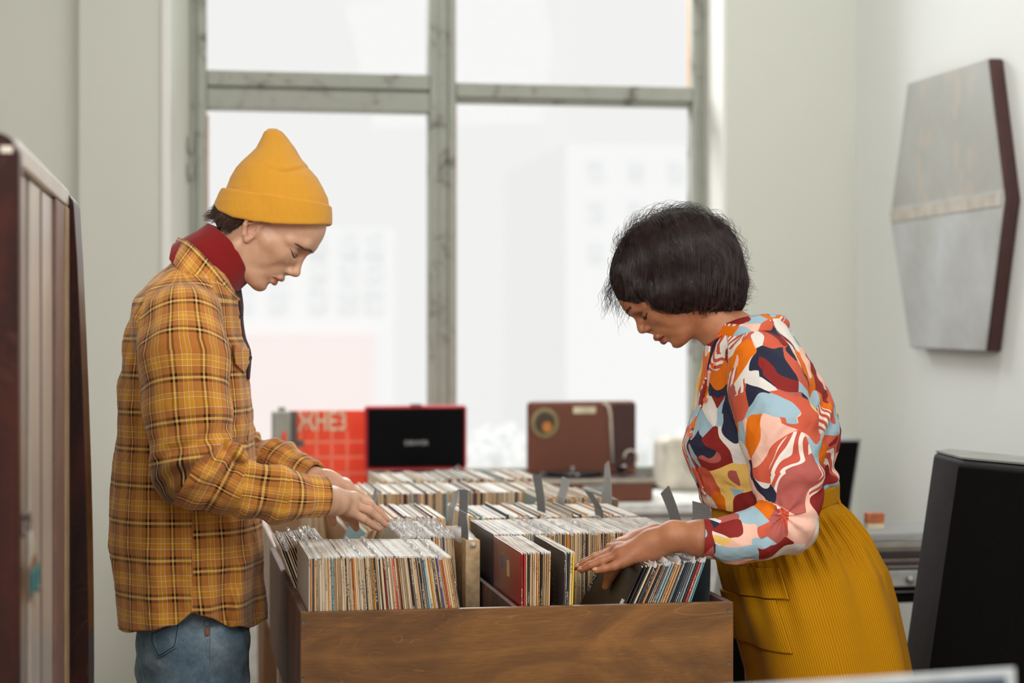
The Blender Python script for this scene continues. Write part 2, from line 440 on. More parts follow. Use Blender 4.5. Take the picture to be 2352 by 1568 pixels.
def blouse_mat():
    t = NT('printed_cotton'); co = t.coord('UV'); 
    wn = t.nd('ShaderNodeTexNoise'); t.put(wn.inputs['Vector'], co); wn.inputs['Scale'].default_value = 9; wn.inputs['Detail'].default_value = 1
    sub = t.nd('ShaderNodeVectorMath', operation='SUBTRACT'); t.put(sub.inputs[0], wn.outputs[1]); sub.inputs[1].default_value = (.5, .5, .5)
    sc = t.nd('ShaderNodeVectorMath', operation='SCALE'); t.put(sc.inputs[0], sub.outputs[0]); sc.inputs[3].default_value = .11
    ad = t.nd('ShaderNodeVectorMath', operation='ADD'); t.put(ad.inputs[0], co); t.put(ad.inputs[1], sc.outputs[0])
    pal = [S((178, 92, 84)), S((136, 36, 32)), S((38, 40, 62)), S((224, 112, 10)), S((240, 190, 170)), S((226, 220, 212)), S((158, 186, 198)), S((240, 196, 106)), S((206, 92, 66))]
    pal = [pal[i] for i in (1, 6, 3, 2, 0, 4, 5, 1, 8, 6, 7, 2, 3, 5, 4)]
    def vor(off, scale, feat='F1'):
        m = t.nd('ShaderNodeMapping'); t.put(m.inputs[0], ad.outputs[0]); m.inputs['Location'].default_value = off
        v = t.nd('ShaderNodeTexVoronoi', feature=feat, voronoi_dimensions='2D'); t.put(v.inputs['Vector'], m.outputs[0]); v.inputs['Scale'].default_value = scale; return v
    def pick(v, sh=0):
        s_ = t.nd('ShaderNodeSeparateColor'); t.put(s_.inputs[0], v.outputs['Color']); f = t.math('FRACT', t.math('ADD', s_.outputs[0], sh))
        return t.ramp(f, [(i/len(pal), pal[i]) for i in range(len(pal))], 'CONSTANT'), s_
    v1 = vor((0, 0, 0), 17); c1, s1 = pick(v1)
    c2, s2 = pick(vor((3.3, 1.7, 0), 14), .37)
    n1 = t.noise(ad.outputs[0], 15, 0); m1 = t.math('GREATER_THAN', n1, .56)
    c = t.mix(m1, c1, c2)
    # striped patches
    wv = t.nd('ShaderNodeTexWave', wave_type='BANDS', bands_direction='DIAGONAL'); t.put(wv.inputs[0], ad.outputs[0]); wv.inputs['Scale'].default_value = 26
    st = t.mix(t.math('GREATER_THAN', wv.outputs['Fac'], .5), S((196, 84, 66)), S((234, 222, 210)))
    msk = t.math('MULTIPLY', t.math('GREATER_THAN', s1.outputs[1], .86), t.math('SUBTRACT', 1, m1)); c = t.mix(msk, c, st)
    t.P(Base_Color=c, Roughness=.75); t.b.inputs['Specular IOR Level'].default_value = .25
    t.bump(t.noise(t.coord('Object'), 900, 2), .15, .0004)
    return t.m
def knit(name, rgb, dens=500, st=.5, dk=.78):
    t = NT(name); uv = t.coord('UV'); wv = t.nd('ShaderNodeTexWave', wave_type='BANDS', bands_direction='X'); t.put(wv.inputs[0], uv); wv.inputs['Scale'].default_value = dens/6.28; wv.inputs['Distortion'].default_value = .4
    wv.inputs['Detail Scale'].default_value = 3
    c = S(rgb); d = tuple(v*dk for v in c[:3])+(1,)
    t.P(Base_Color=t.mix(wv.outputs['Fac'], d, c), Roughness=.95); t.b.inputs['Sheen Weight'].default_value = .3; t.b.inputs['Specular IOR Level'].default_value = .1
    t.bump(wv.outputs['Fac'], st, .0012); return t.m
def denim():
    t = NT('washed_denim'); co = t.coord('Object'); n = t.noise(co, 9, 5, .65, .6); n2 = t.noise(t.coord('Object', scale=(1, 1, .25)), 420, 2)
    c = t.ramp(n, [(.3, S((80, 106, 126))), (.5, S((132, 160, 178))), (.72, S((184, 204, 212)))]); c = t.mix(t.math('MULTIPLY', n2, .5), c, S((48, 66, 84)))
    t.P(Base_Color=c, Roughness=.9); t.b.inputs['Specular IOR Level'].default_value = .2; t.bump(n2, .35, .0008); return t.m
MP = dict(plaid=plaid(), blouse=blouse_mat(), knit=knit('yellow_knit', (222, 158, 52), 560, .35, .88), rib=knit('burgundy_knit', (134, 30, 30), 900, .06, .94), denim=denim(),
          mskin=skin_mat('pale_skin', (218, 176, 146), (198, 146, 118), (184, 108, 94)),
          wskin=skin_mat('brown_skin', (190, 130, 92), (158, 98, 66), (146, 72, 62), .52),
          brown=simple('hair_brown', (84, 62, 50), .5, var=.2, scale=90), dark=simple('hair_dark', (46, 33, 33), .34, var=.25, scale=60),
          plum=simple('dark_plum_cloth', (58, 32, 36), .9), btn=simple('dark_button', (40, 40, 46), .3), obtn=simple('orange_button', (232, 96, 48), .35),
          thread=simple('pale_thread', (150, 160, 168), .8), dthread=simple('dark_thread', (34, 44, 56), .8), shoe=simple('white_leather', (220, 216, 208), .5), sole=simple('rubber_sole', (190, 186, 178), .7),
          boot=simple('black_leather', (30, 28, 28), .4), lash=simple('eyelash', (30, 20, 18), .6), teeth=simple('tooth_white', (240, 236, 226), .25), eye=simple('eye_white', (225, 220, 214), .2), label=simple('leather_label', (150, 96, 70), .7))
def corduroy():
    t = NT('mustard_corduroy'); uv = t.coord('UV'); wv = t.nd('ShaderNodeTexWave', wave_type='BANDS', bands_direction='X'); t.put(wv.inputs[0], uv); wv.inputs['Scale'].default_value = 58; wv.inputs['Distortion'].default_value = .25
    n = t.noise(t.coord('Object'), 12, 4)
    c = t.mix(t.math('MULTIPLY', wv.outputs['Fac'], 1), S((160, 108, 5)), S((198, 138, 10))); c = t.mix(t.math('MULTIPLY', n, .4), c, S((170, 118, 10)))
    t.P(Base_Color=c, Roughness=.9); t.b.inputs['Sheen Weight'].default_value = .03; t.b.inputs['Specular IOR Level'].default_value = .1
    t.bump(wv.outputs['Fac'], .35, .0011); return t.m
MP['cord'] = corduroy()

# ================================================================ the man
def make_man():
    ps = Pose(440, 4.0); q = ps.q; R = ps.root()
    root = empty('person', R, -TH, 'person in mustard beanie and brown plaid shirt, head bowed over the record crate', 'person')
    H = HeadFrame(ps, (590, 520), (.717, .697), (.697, -.717))
    m = dict()
    hp = head_prims(H, m)
    neck = [cone(q(560, 560), q(476, 638), L(56), L(58), L(30)), cone(q(476, 638), q(436, 730), L(58), L(74), L(30))]
    # arms and hands
    nsh, nel, nwr = q(430, 735, -.19), q(446, 1085, -.26), q(748, 1150, -.16)
    fsh, fel, fwr = q(440, 740, .19), q(480, 1010, .27), q(722, 1102, .08)
    N = lambda a, b, w: q(a, b, w)
    nm = [N(803, 1173, -.085), N(806, 1157, -.072), N(812, 1146, -.052), N(814, 1142, -.032)]
    nf = [[N(834, 1191, -.065), N(855, 1205, -.052), N(870, 1214, -.045)], [N(848, 1172, -.055), N(870, 1190, -.046), N(885, 1204, -.040)],
          [N(850, 1160, -.034), N(873, 1177, -.026), N(889, 1193, -.022)], [N(846, 1156, -.012), N(866, 1172, -.006), N(880, 1187, -.002)]]
    nt = [N(768, 1160, -.095), N(795, 1180, -.035), N(812, 1198, -.02), N(818, 1212, -.012)]
    fm = [N(796, 1128, .045), N(797, 1117, .065), N(793, 1112, .085), N(788, 1110, .105)]
    ff = [[N(826, 1147, .035), N(846, 1168, .03), N(858, 1186, .028)], [N(828, 1136, .052), N(852, 1158, .045), N(868, 1178, .042)],
          [N(824, 1131, .072), N(850, 1153, .066), N(869, 1176, .062)], [N(814, 1130, .098), N(834, 1152, .094), N(848, 1172, .09)]]
    ft = [N(735, 1112, .03), N(752, 1148, .005), N(760, 1178, .0), N(766, 1200, .0)]
    near = [cone(nel, nwr, L(44), L(29), L(20)), cone(q(720, 1141, -.175), q(775, 1155, -.125), L(30), L(27), L(16), sq=1.1, ax=(0, 1, 0))]+hand(ps, N(762, 1148, -.125), nm, nf, nt, .0078, pw=2.75)
    far = [cone(fel, fwr, L(42), L(29), L(20)), cone(fwr, N(755, 1108, .07), L(28), L(24), L(16))]+hand(ps, N(752, 1108, .07), fm, ff, ft, .0076, pw=2.6)
    hands = near+far
    def tend(P):   # tendons on the back of the hands
        return 0
    headfn = prims_fn(hp+neck)
    V1, Q1 = sdf_mesh(headfn, q(430, 720, 0)-[0, .11, 0], q(740, 300, 0)+[.04, .11, 0], .0013)
    V2, Q2 = sdf_mesh(prims_fn(hands), (q(600, 1260)[0], -.3, q(0, 1240)[2]), (q(905, 1240)[0], .2, q(0, 1050)[2]), .0012)
    torso = [tab(rows(ps, [(600, 430, 520, .075), (660, 380, 530, .13), (720, 345, 530, .17), (800, 325, 540, .16), (950, 300, 540, .15), (1150, 290, 555, .14), (1330, 310, 560, .13), (1400, 340, 540, .10)]), L(30)),
             cone(nsh, nel, L(52), L(42), L(20)), cone(fsh, fel, L(52), L(42), L(20)), cone(nel, q(620, 1125, -.2), L(42), L(36), L(20)), cone(fel, q(620, 1062, .16), L(42), L(34), L(20)),
             cone(q(476, 640), q(436, 740), L(58), L(78), L(30))]
    legs = [cone(q(450, 1440, s*.075), q(452, 1820, s*.11+.02), L(70), L(52), L(20)) for s in (-1, 1)]+[cone(q(452, 1820, s*.11+.02), q(440, 2190, s*.11+.02), L(52), L(38), L(20)) for s in (-1, 1)]
    V3, Q3 = sdf_mesh(prims_fn(torso+legs), (-.3, -.36, .12), (.3, .36, 1.56), .005)
    V, Q = joinnp([(V1, Q1), (V2, Q2), (V3, Q3)])
    blush_pts = 0
    def blush(V):
        h = H.loc(V); b = np.exp(-(((h[:, 0]+8)/26)**2+((h[:, 1]-6)/36)**2))*(np.abs(h[:, 2]) > 77)
        b += .6*np.exp(-(((h[:, 0]-138)/16)**2+((h[:, 1]+14)/16)**2))
        for j in nm+fm+[f[0] for f in nf+ff]: b += .5*np.exp(-((V-j)**2).sum(1)/.011**2)
        for f in nf+ff: b += .8*np.exp(-((V-f[-1])**2).sum(1)/.009**2)
        return np.clip(b, 0, 1)
    link('body', mesh_np('body', V, Q, None, dict(lip=lipmask(H, V, m)*.8, blush=blush(V))), MP['mskin'], root)
    # eyes, brows
    for s in (-1, 1):
        part_sdf('eyebrow', chain(onskin(headfn, cat([H.p(131, 47, 10*s), H.p(126, 48, 22*s), H.p(114, 46, 42*s), H.p(94, 36, 62*s)], 12), 0), [L(1.3+1.7*math.sin(math.pi*i/11)) for i in range(12)], L(3)), H.p(110, 50, 30*s)-.05, H.p(110, 50, 30*s)+.05, .0012, MP['brown'], root,
                 disp=lambda P: .0006*wob(P, 900, 3))
        lash = onskin(headfn, cat([H.p(112, 17, 14*s), H.p(116, 13, 24*s), H.p(113, 11.5, 36*s), H.p(103, 14, 47*s), H.p(90, 19, 56*s)], 16), .0003)
        part_sdf('eyelash', chain(lash, [L(.5+.7*math.sin(math.pi*i/15)) for i in range(16)], L(1.5)), H.p(108, 20, 30*s)-.03, H.p(108, 20, 30*s)+.03, .0009, MP['lash'], root)
    # hair below the beanie
    hb = [H.e((-42, 28, 0), (62, 60, 76), 10), H.e((-58, -12, 0), (46, 44, 62), 16), H.e((-52, -38, 0), (34, 26, 48), 14), H.c((-20, 8, 66), (-40, -12, 60), 12, 12, 8), H.c((-20, 8, -66), (-40, -12, -60), 12, 12, 8)]
    hfn = prims_fn(hb, lambda P: .0016*wob(P, 260, 5, (1, 1, .4)))
    hair = part_sdf('hair', None, H.p(-50, 20)-.11, H.p(-50, 20)+.11, .0018, MP['brown'], root, fn=hfn)
    rs = np.random.RandomState(3); paths = []
    for i in range(900):
        s = rs.choice([-1, 1]); a = rs.rand(); f0 = -18-82*a+rs.randn()*5; l0 = s*70*math.sqrt(max(0, 1-((f0+30)/75)**2)) if abs(f0+30) < 75 else s*14*rs.rand(); u0 = 12-24*rs.rand()
        ln = 26+24*rs.rand()+(14 if a > .75 else 0); back = (.1-.55*a)*ln
        paths.append([H.p(f0+back*t*t, u0-ln*1.5*t, l0*(1-.12*t)+rs.randn()*.6) for t in np.linspace(0, 1, 8)])
    strands('hair_strands', hfn, paths, MP['brown'], hair, .0006, .0015, project=lambda f: np.clip(1.2-f*.9, 0, 1))
    # beanie
    def hat_rows():
        return rows(ps, [(296, 616, 636, .006), (303, 607, 648, .016), (316, 601, 660, .026), (340, 588, 678, .040), (360, 567, 690, .052), (385, 543, 710, .066), (408, 530, 729, .076), (431, 521, 742, .083), (455, 517, 752, .088), (480, 520, 756, .090), (505, 530, 757, .090)])
    hat = tab(hat_rows(), .01)
    def hatfn(P, c, hd):
        d = hat.f(P); px, py = ps.xz(P)
        seam = np.exp(-((px-(640+(py-300)*.10))/2.2)**2)*(py < 378)*(py > 295)*(P[..., 1] < 0); d = d+.0014*seam
        fold = (py-(392+10*np.cos((px-660)/24)))/5; d = d+.0035*np.exp(-fold**2)*np.exp(-((px-672)/34)**2)*(P[..., 1] < .02)-.0025*np.exp(-((fold+2.2)/1.3)**2)*np.exp(-((px-676)/32)**2)
        d = d+.0012*wob(P, 26, 9)
        low = np.interp(px, [488, 510, 549, 600, 675, 762], [460, 474, 492, 502, 508, 505])
        d = smax(d, L(1)*(py-low), .004)
        inner = d+.004
        return smax(d, -np.where(py > 400, inner, 1), .001).astype(np.float32)
    def cyl_uv(V, yc=0):
        px, py = ps.xz(V); a = np.arctan2(V[:, 1], (px-640)*PX); return np.stack([a*.105, V[:, 2]], 1)
    bean = part_sdf('beanie', None, q(490, 530)-[0, .1, 0], q(770, 285)+[0, .1, 0], .0016, MP['knit'], root, fn=hatfn, uvf=cyl_uv)
    cuffr = tab(rows(ps, [(428, 513, 738, .088), (445, 503, 757, .092), (465, 494, 762, .094), (490, 491, 763, .096), (525, 497, 763, .0965)]), .01, sup=2.2)
    def cuff(P, c, hd):
        d = cuffr.f(P); px, py = ps.xz(P)
        top = np.interp(px, [488, 512, 600, 700, 765], [425, 432, 449, 463, 473]); low = np.interp(px, [488, 510, 549, 600, 640, 675, 720, 762], [466, 487, 505, 515, 519, 521, 520, 517])
        d = smax(d, L(1)*(py-low), .005); d = smax(d, L(1)*(top-py), .004); d = smax(d, -(cuffr.f(P)+.0085), .003); return (d+.0008*wob(P, 30, 4)).astype(np.float32)
    part_sdf('cuff', None, q(480, 535)-[0, .11, 0], q(775, 415)+[0, .11, 0], .0015, MP['knit'], bean, fn=cuff, uvf=cyl_uv)
    # turtleneck collar
    ax = np.array([-.80, 0, -.60]); A0 = q(524, 580); A1 = q(468, 624)
    nx = np.array([.60, 0, -.80])
    def tn(P, c, hd):
        r = P-f32(A0); t = r@f32(-ax); u = r@f32(nx); l = r[..., 1]; a = np.clip(-t, 0, .12)
        ra = L(82)+a*.10; rb = L(76)+a*.12; k0 = np.sqrt((u/ra)**2+(l/rb)**2)+1e-6; d = (k0-1)*L(66)
        d = smax(d, t-L(6)-L(17)*(l/L(66))**2*(u > -9), .004); d = np.maximum(d, -t-L(110)); d = smax(d, -(d+.005) if False else -((k0-1)*L(66)+.0065), .002)
        return (d+.0006*wob(P, 34, 8)).astype(np.float32)
    part_sdf('turtleneck', None, q(400, 730)-[0, .1, 0], q(600, 490)+[0, .1, 0], .0018, MP['rib'], root, fn=tn, uvf=lambda V: np.stack([np.arctan2(V[:, 1], (V-A0)@nx)*.08, V[:, 2]], 1))
    # shirt
    sh_rows = rows(ps, [(588, 405, 470, .055), (606, 392, 515, .085), (630, 364, 530, .12), (660, 340, 540, .155), (690, 320, 549, .182), (730, 308, 552, .196), (770, 299, 556, .20), (805, 295, 573, .20), (854, 290, 569, .197), (921, 280, 574, .192), (1000, 273, 580, .188), (1055, 266, 584, .186), (1122, 260, 590, .186), (1180, 258, 596, .188), (1242, 258, 599, .19), (1322, 265, 599, .194), (1400, 274, 603, .208), (1470, 284, 606, .216)])
    trunk = tab(sh_rows, .03, sup=2.3)
    ns = [q(418, 742, -.165), q(422, 830, -.21), q(428, 940, -.235), q(440, 1070, -.25), q(540, 1122, -.235), q(640, 1138, -.205), q(742, 1142, -.165)]
    nr = [L(v) for v in (84, 93, 90, 84, 62, 56, 47)]
    fs = [q(430, 742, .165), q(440, 860, .22), q(470, 1000, .26), q(560, 1040, .2), q(640, 1062, .14), q(720, 1098, .075)]
    fr = [L(v) for v in (82, 88, 72, 50, 46, 39)]
    arms = chain(ns, nr, L(26))+chain(fs, fr, L(26))
    sprims = [trunk]+arms+[cone(q(508, 1012, -.255), q(556, 1046, -.275), L(20), L(16), L(14)), cone(q(582, 1084, -.255), q(640, 1092, -.24), L(26), L(20), L(16)), cone(q(395, 1000, -.275), q(440, 1120, -.27), L(40), L(36), L(20)), cone(q(660, 1120, -.23), q(690, 1150, -.215), L(34), L(34), L(14))]
    hem = lambda px: np.interp(px, [255, 283, 330, 400, 425, 440, 470, 500, 530, 570, 590, 610], [1440, 1451, 1450, 1437, 1420, 1409, 1413, 1428, 1439, 1441, 1434, 1424])
    nea = np.array(ns); 
    def crease(P):
        px, py = ps.xz(P); y = P[..., 1]; d = .0034*wob(P, 9, 21, (1, 1, .8))+.0021*wob(P, 22, 22, (1, 1, .7))+.0008*wob(P, 60, 23)+.0052*np.abs(wob(P, 7, 91, (1, 1, .6)))+.0026*np.abs(wob(P, 17, 92, (1, 1, .7)))-.003
        nearside = (y < -.12)
        # bunching at the inside of the elbow and along the forearm
        e = np.exp(-(((px-505)/75)**2+((py-1035)/60)**2))*(y < -.05)
        d = d+.0105*e*np.sin((px*.75+py*1.0)/9.0+1.5*np.sin(px/31))
        f = np.exp(-((py-1130)/75)**2)*np.clip((px-500)/60, 0, 1)*np.clip((745-px)/60, 0, 1)*(y < -.05); d = d+.0042*f*np.sin(px/13.+py/22.+2*np.sin(py/37.))
        g = np.exp(-(((px-560)/90)**2+((py-1035)/50)**2))*(y > .05); d = d+.006*g*np.sin((px+py)/9.)
        # drag lines below the armpit and at the hem
        h = np.exp(-((py-1380)/110)**2); d = d+.0055*h*np.sin(px/17.+y*30)
        k = np.clip((py-1180)/100, 0, 1)*np.exp(-((px-545)/60)**2); d = d+.005*k*np.sin(px/9.+py/60.)
        a = np.exp(-(((px-320)/60)**2+((py-780)/130)**2)); d = d+.004*a*np.sin((px-py*.5)/11.)
        # sleeve head seam
        return d
    def shirt(P, c, hd):
        d = evalp(sprims, P, c, hd, .02)+crease(P)
        px, py = ps.xz(P); d0 = d; ax_, ay_ = ps.app(P)
        d = smax(d, L(1)*(ay_-hem(ax_)-2*np.sin(ax_/9.)), .002)
        d = smax(d, -np.where(py > 1290, d0+.0055, 1.0), .002)
        for a, b, r in ((q(700, 1143, -.18), q(765, 1150, -.152), L(38)), (q(690, 1085, .1), q(740, 1104, .06), L(31))):
            ba = b-a; t = np.clip(((P-f32(a))@f32(ba))/(ba@ba), 0, 1); e = np.linalg.norm(P-f32(a)-t[..., None]*f32(ba), axis=-1)-r; d = smax(d, -e, .002)
        for b, dr in ((q(748, 1144, -.163), q(742, 1142, -.165)-q(640, 1138, -.205)), (q(722, 1098, .075), q(720, 1098, .075)-q(640, 1062, .14))):
            dr = dr/np.linalg.norm(dr); d = smax(d, np.where((px > 690) & ((P[..., 1] < -.055) == (b[1] < 0)), (P-f32(b))@f32(dr), -1), .003)
        return d.astype(np.float32)
    nseg = [np.array(ns[0])+(np.array(ns[0])-np.array(ns[1]))*1.6]+[np.array(v) for v in ns]; fseg = [np.array(fs[0])+(np.array(fs[0])-np.array(fs[1]))*1.2]+[np.array(v) for v in fs]
    def shirt_uv(V):
        dt = trunk.f(f32(V)); n = len(V); u = np.zeros(n); v = np.zeros(n)
        px, py = ps.xz(V); x0 = np.interp(V[:, 2], [r[0] for r in sh_rows], [r[1] for r in sh_rows]); x1 = np.interp(V[:, 2], [r[0] for r in sh_rows], [r[2] for r in sh_rows])
        a = np.arctan2(-(V[:, 0]-(x0+x1)/2)/((x1-x0)/2), -V[:, 1]/.19); u[:] = a*.17; v[:] = V[:, 2]+np.where(px > 476, .022, 0)*(py > 1120)+.12*np.clip((690-py)/300, 0, 1)*0
        cap = np.clip((700-py)/110, 0, 1); v += cap*np.abs(V[:, 1])*-.35
        dn, an, rn = arm_uv(V, nseg); df, af, rf = arm_uv(V, fseg)
        mn = (dn-np.interp(an, [0, .12, .42, .87], [L(60), L(88), L(84), L(50)]) < dt-.004) & (V[:, 1] < 0); mf = (df-L(75) < dt-.004) & (V[:, 1] > 0)
        u = np.where(mn, rn*.075, u); v = np.where(mn, -an, v); u = np.where(mf, rf*.075, u); v = np.where(mf, -af, v)
        return np.stack([u, v], 1)
    sh = part_sdf('shirt', None, (q(240, 0)[0], -.36, q(0, 1475)[2]), (q(765, 0)[0]+.02, .36, q(0, 580)[2]), .0021, MP['plaid'], root, fn=shirt, uvf=shirt_uv)
    # collar: two flaps and the stand
    for s in (-1, 1):
        top = [q(410, 545, 0), q(440, 560, s*.065), q(486, 606, s*.094), q(528, 660, s*.078), q(551, 686, s*.03)]
        mid = [q(398, 570, 0), q(418, 590, s*.085), q(462, 640, s*.118), q(505, 682, s*.096), q(540, 697, s*.04)]
        bot = [q(393, 594, 0), q(404, 612, s*.09), q(440, 660, s*.132), q(480, 696, s*.112), q(524, 706, s*.05)]
        ribbon('collar', [top, mid, bot], .003, MP['plaid'], sh, 60, 10)
    # plum placket lining at the open front, cuff and chest buttons, pocket flap
    ribbon('placket', [[q(536, 662, -.02), q(549, 700, -.02), q(551, 735, -.02), q(556, 775, -.02), q(566, 830, -.025), q(568, 870, -.03)], [q(550, 655, .02), q(556, 700, .02), q(556, 735, .02), q(562, 775, .02), q(574, 812, .02), q(571, 870, .02)]], .006, MP['plum'], sh, 40, 6)
    part_sdf('pocket_flap', None, q(520, 880)-[0, .17, 0], q(590, 770)+[0, 0, 0], .0018, MP['plaid'], sh, uvf=lambda V: np.stack([V[:, 0], V[:, 2]], 1),
             fn=lambda P, c, hd: np.maximum(np.maximum(trunk.f(P)-.008, -(trunk.f(P)+.006)), np.maximum(L(1)*inpoly(*ps.app(P), [(535, 790), (572, 800), (574, 830), (562, 858), (540, 835)]), P[..., 1]+.03)).astype(np.float32))
    def button(pt, nrm, r, mat, par, name='button'):
        mb = MB().lathe([(r*.98, 0), (r, .0008), (r*.9, .0022), (r*.62, .0016), (r*.6, .0012)], n=20)
        o = mb.build(name, mat, par, smooth=True); o.location = pt; o.rotation_mode = 'QUATERNION'; o.rotation_quaternion = Vector(nrm).to_track_quat('Z', 'Y'); return o
    bt = [(q(709, 1178, -.205), (.1, -.8, -.6)), (q(574, 822, -.04), (.9, -.5, 0)), (q(553, 726, -.03), (.9, -.5, 0))]
    for p_, n_ in bt: button(p_, n_, .0052, MP['btn'], sh)
    # cuff band seam and side seam as raised fabric lines
    # jeans
    jp = [tab(rows(ps, [(1340, 300, 565, .155), (1430, 318, 572, .165), (1500, 324, 568, .172), (1560, 336, 566, .168)]), .03, sup=2.2)]
    for s, xo in ((-1, 12), (1, -42)):
        jp += [cone(q(455+xo, 1490, s*.082), q(452+xo, 1830, s*.115+.01), L(108 if s < 0 else 92), L(72), L(20)), cone(q(452+xo, 1830, s*.115+.01), q(438+xo, 2240, s*.12+.01), L(70), L(58), L(14)), cone(q(405+xo+(20 if s > 0 else 0), 1520, s*.085), q(420+xo, 1600, s*.085), L(70), L(60), L(30))]
    fold = lambda P: .0035*wob(P, 14, 31, (1, 1, 1.4))+.0025*wob(P, 30, 32)
    jfn0 = prims_fn(jp, fold)
    def jfn(P, c, hd):
        d = jfn0(P, c, hd); px, py = ps.app(P); d = np.maximum(d, .07-P[..., 2])
        seam = np.exp(-((px-(482-(py-1420)*.03))/1.6)**2)*(P[..., 1] < 0); return (d+.0012*seam).astype(np.float32)
    j = part_sdf('jeans', None, (q(270, 0)[0], -.26, .06), (q(620, 0)[0], .28, q(0, 1350)[2]), .0035, MP['denim'], root, fn=jfn)
    pk = [(345, 1452), (414, 1425), (405, 1487), (362, 1513), (345, 1478)]
    def patch(poly, off, sm=.001): return lambda P, c, hd: np.maximum(np.maximum(jfn(P, None, 0)-off, -(jfn(P, None, 0)+.004)), np.maximum(L(1)*inpoly(*ps.app(P), poly), P[..., 1]+.02)).astype(np.float32)
    bp = part_sdf('back_pocket', None, q(345, 1510)-[0, .24, 0], q(465, 1380), .0016, MP['denim'], j, fn=patch(pk, .0035))
    def stitch(poly, w): return lambda P, c, hd: np.maximum(np.maximum(jfn(P, None, 0)-.0046, -jfn(P, None, 0)), np.maximum(np.abs(L(1)*(inpoly(*ps.app(P), poly)))-L(w), P[..., 1]+.02)).astype(np.float32)
    part_sdf('stitching', None, q(345, 1510)-[0, .24, 0], q(465, 1380), .0008, MP['dthread'], bp, fn=stitch([(349, 1455), (410, 1431), (401, 1483), (364, 1506), (349, 1474)], .8))
    part_sdf('tab_label', None, q(490, 1445)-[0, .24, 0], q(525, 1395), .001, MP['label'], j, fn=patch([(471, 1441), (482, 1441), (481, 1459), (471, 1459)], .004))
    part_sdf('side_seam', None, q(470, 1600)-[0, .26, 0], q(530, 1380), .0009, MP['thread'], j, fn=patch([(483.2, 1425), (484.6, 1425), (482.4, 1568), (480.8, 1568)], .0016))
    part_sdf('belt_loop', None, q(470, 1460)-[0, .26, 0], q(540, 1370), .0012, MP['denim'], j, fn=patch([(470, 1425), (483, 1425), (482, 1437), (470, 1437)], .005))
    for s, xo in ((-1, 12), (1, -42)):
        c_ = q(450+xo, 2240, s*.12+.01)
        sh_ = part_sdf('shoe', [ell((c_[0]-.03, c_[1], .075), (.055, .045, .06)), cone((c_[0]-.03, c_[1], .05), (c_[0]+.15, c_[1], .042), .042, .034, .03)], (c_[0]-.12, c_[1]-.08, .012), (c_[0]+.24, c_[1]+.08, .16), .003, MP['shoe'], root)
        MB().prism([(c_[0]-.03+.055*math.cos(a) if math.cos(a) < 0 else c_[0]+.15+.045*math.cos(a)-(0), c_[1]+.046*math.sin(a)) for a in [i*math.pi/12 for i in range(24)]], .0, .028).build('sole', MP['sole'], sh_, bevel=.004)
    return root
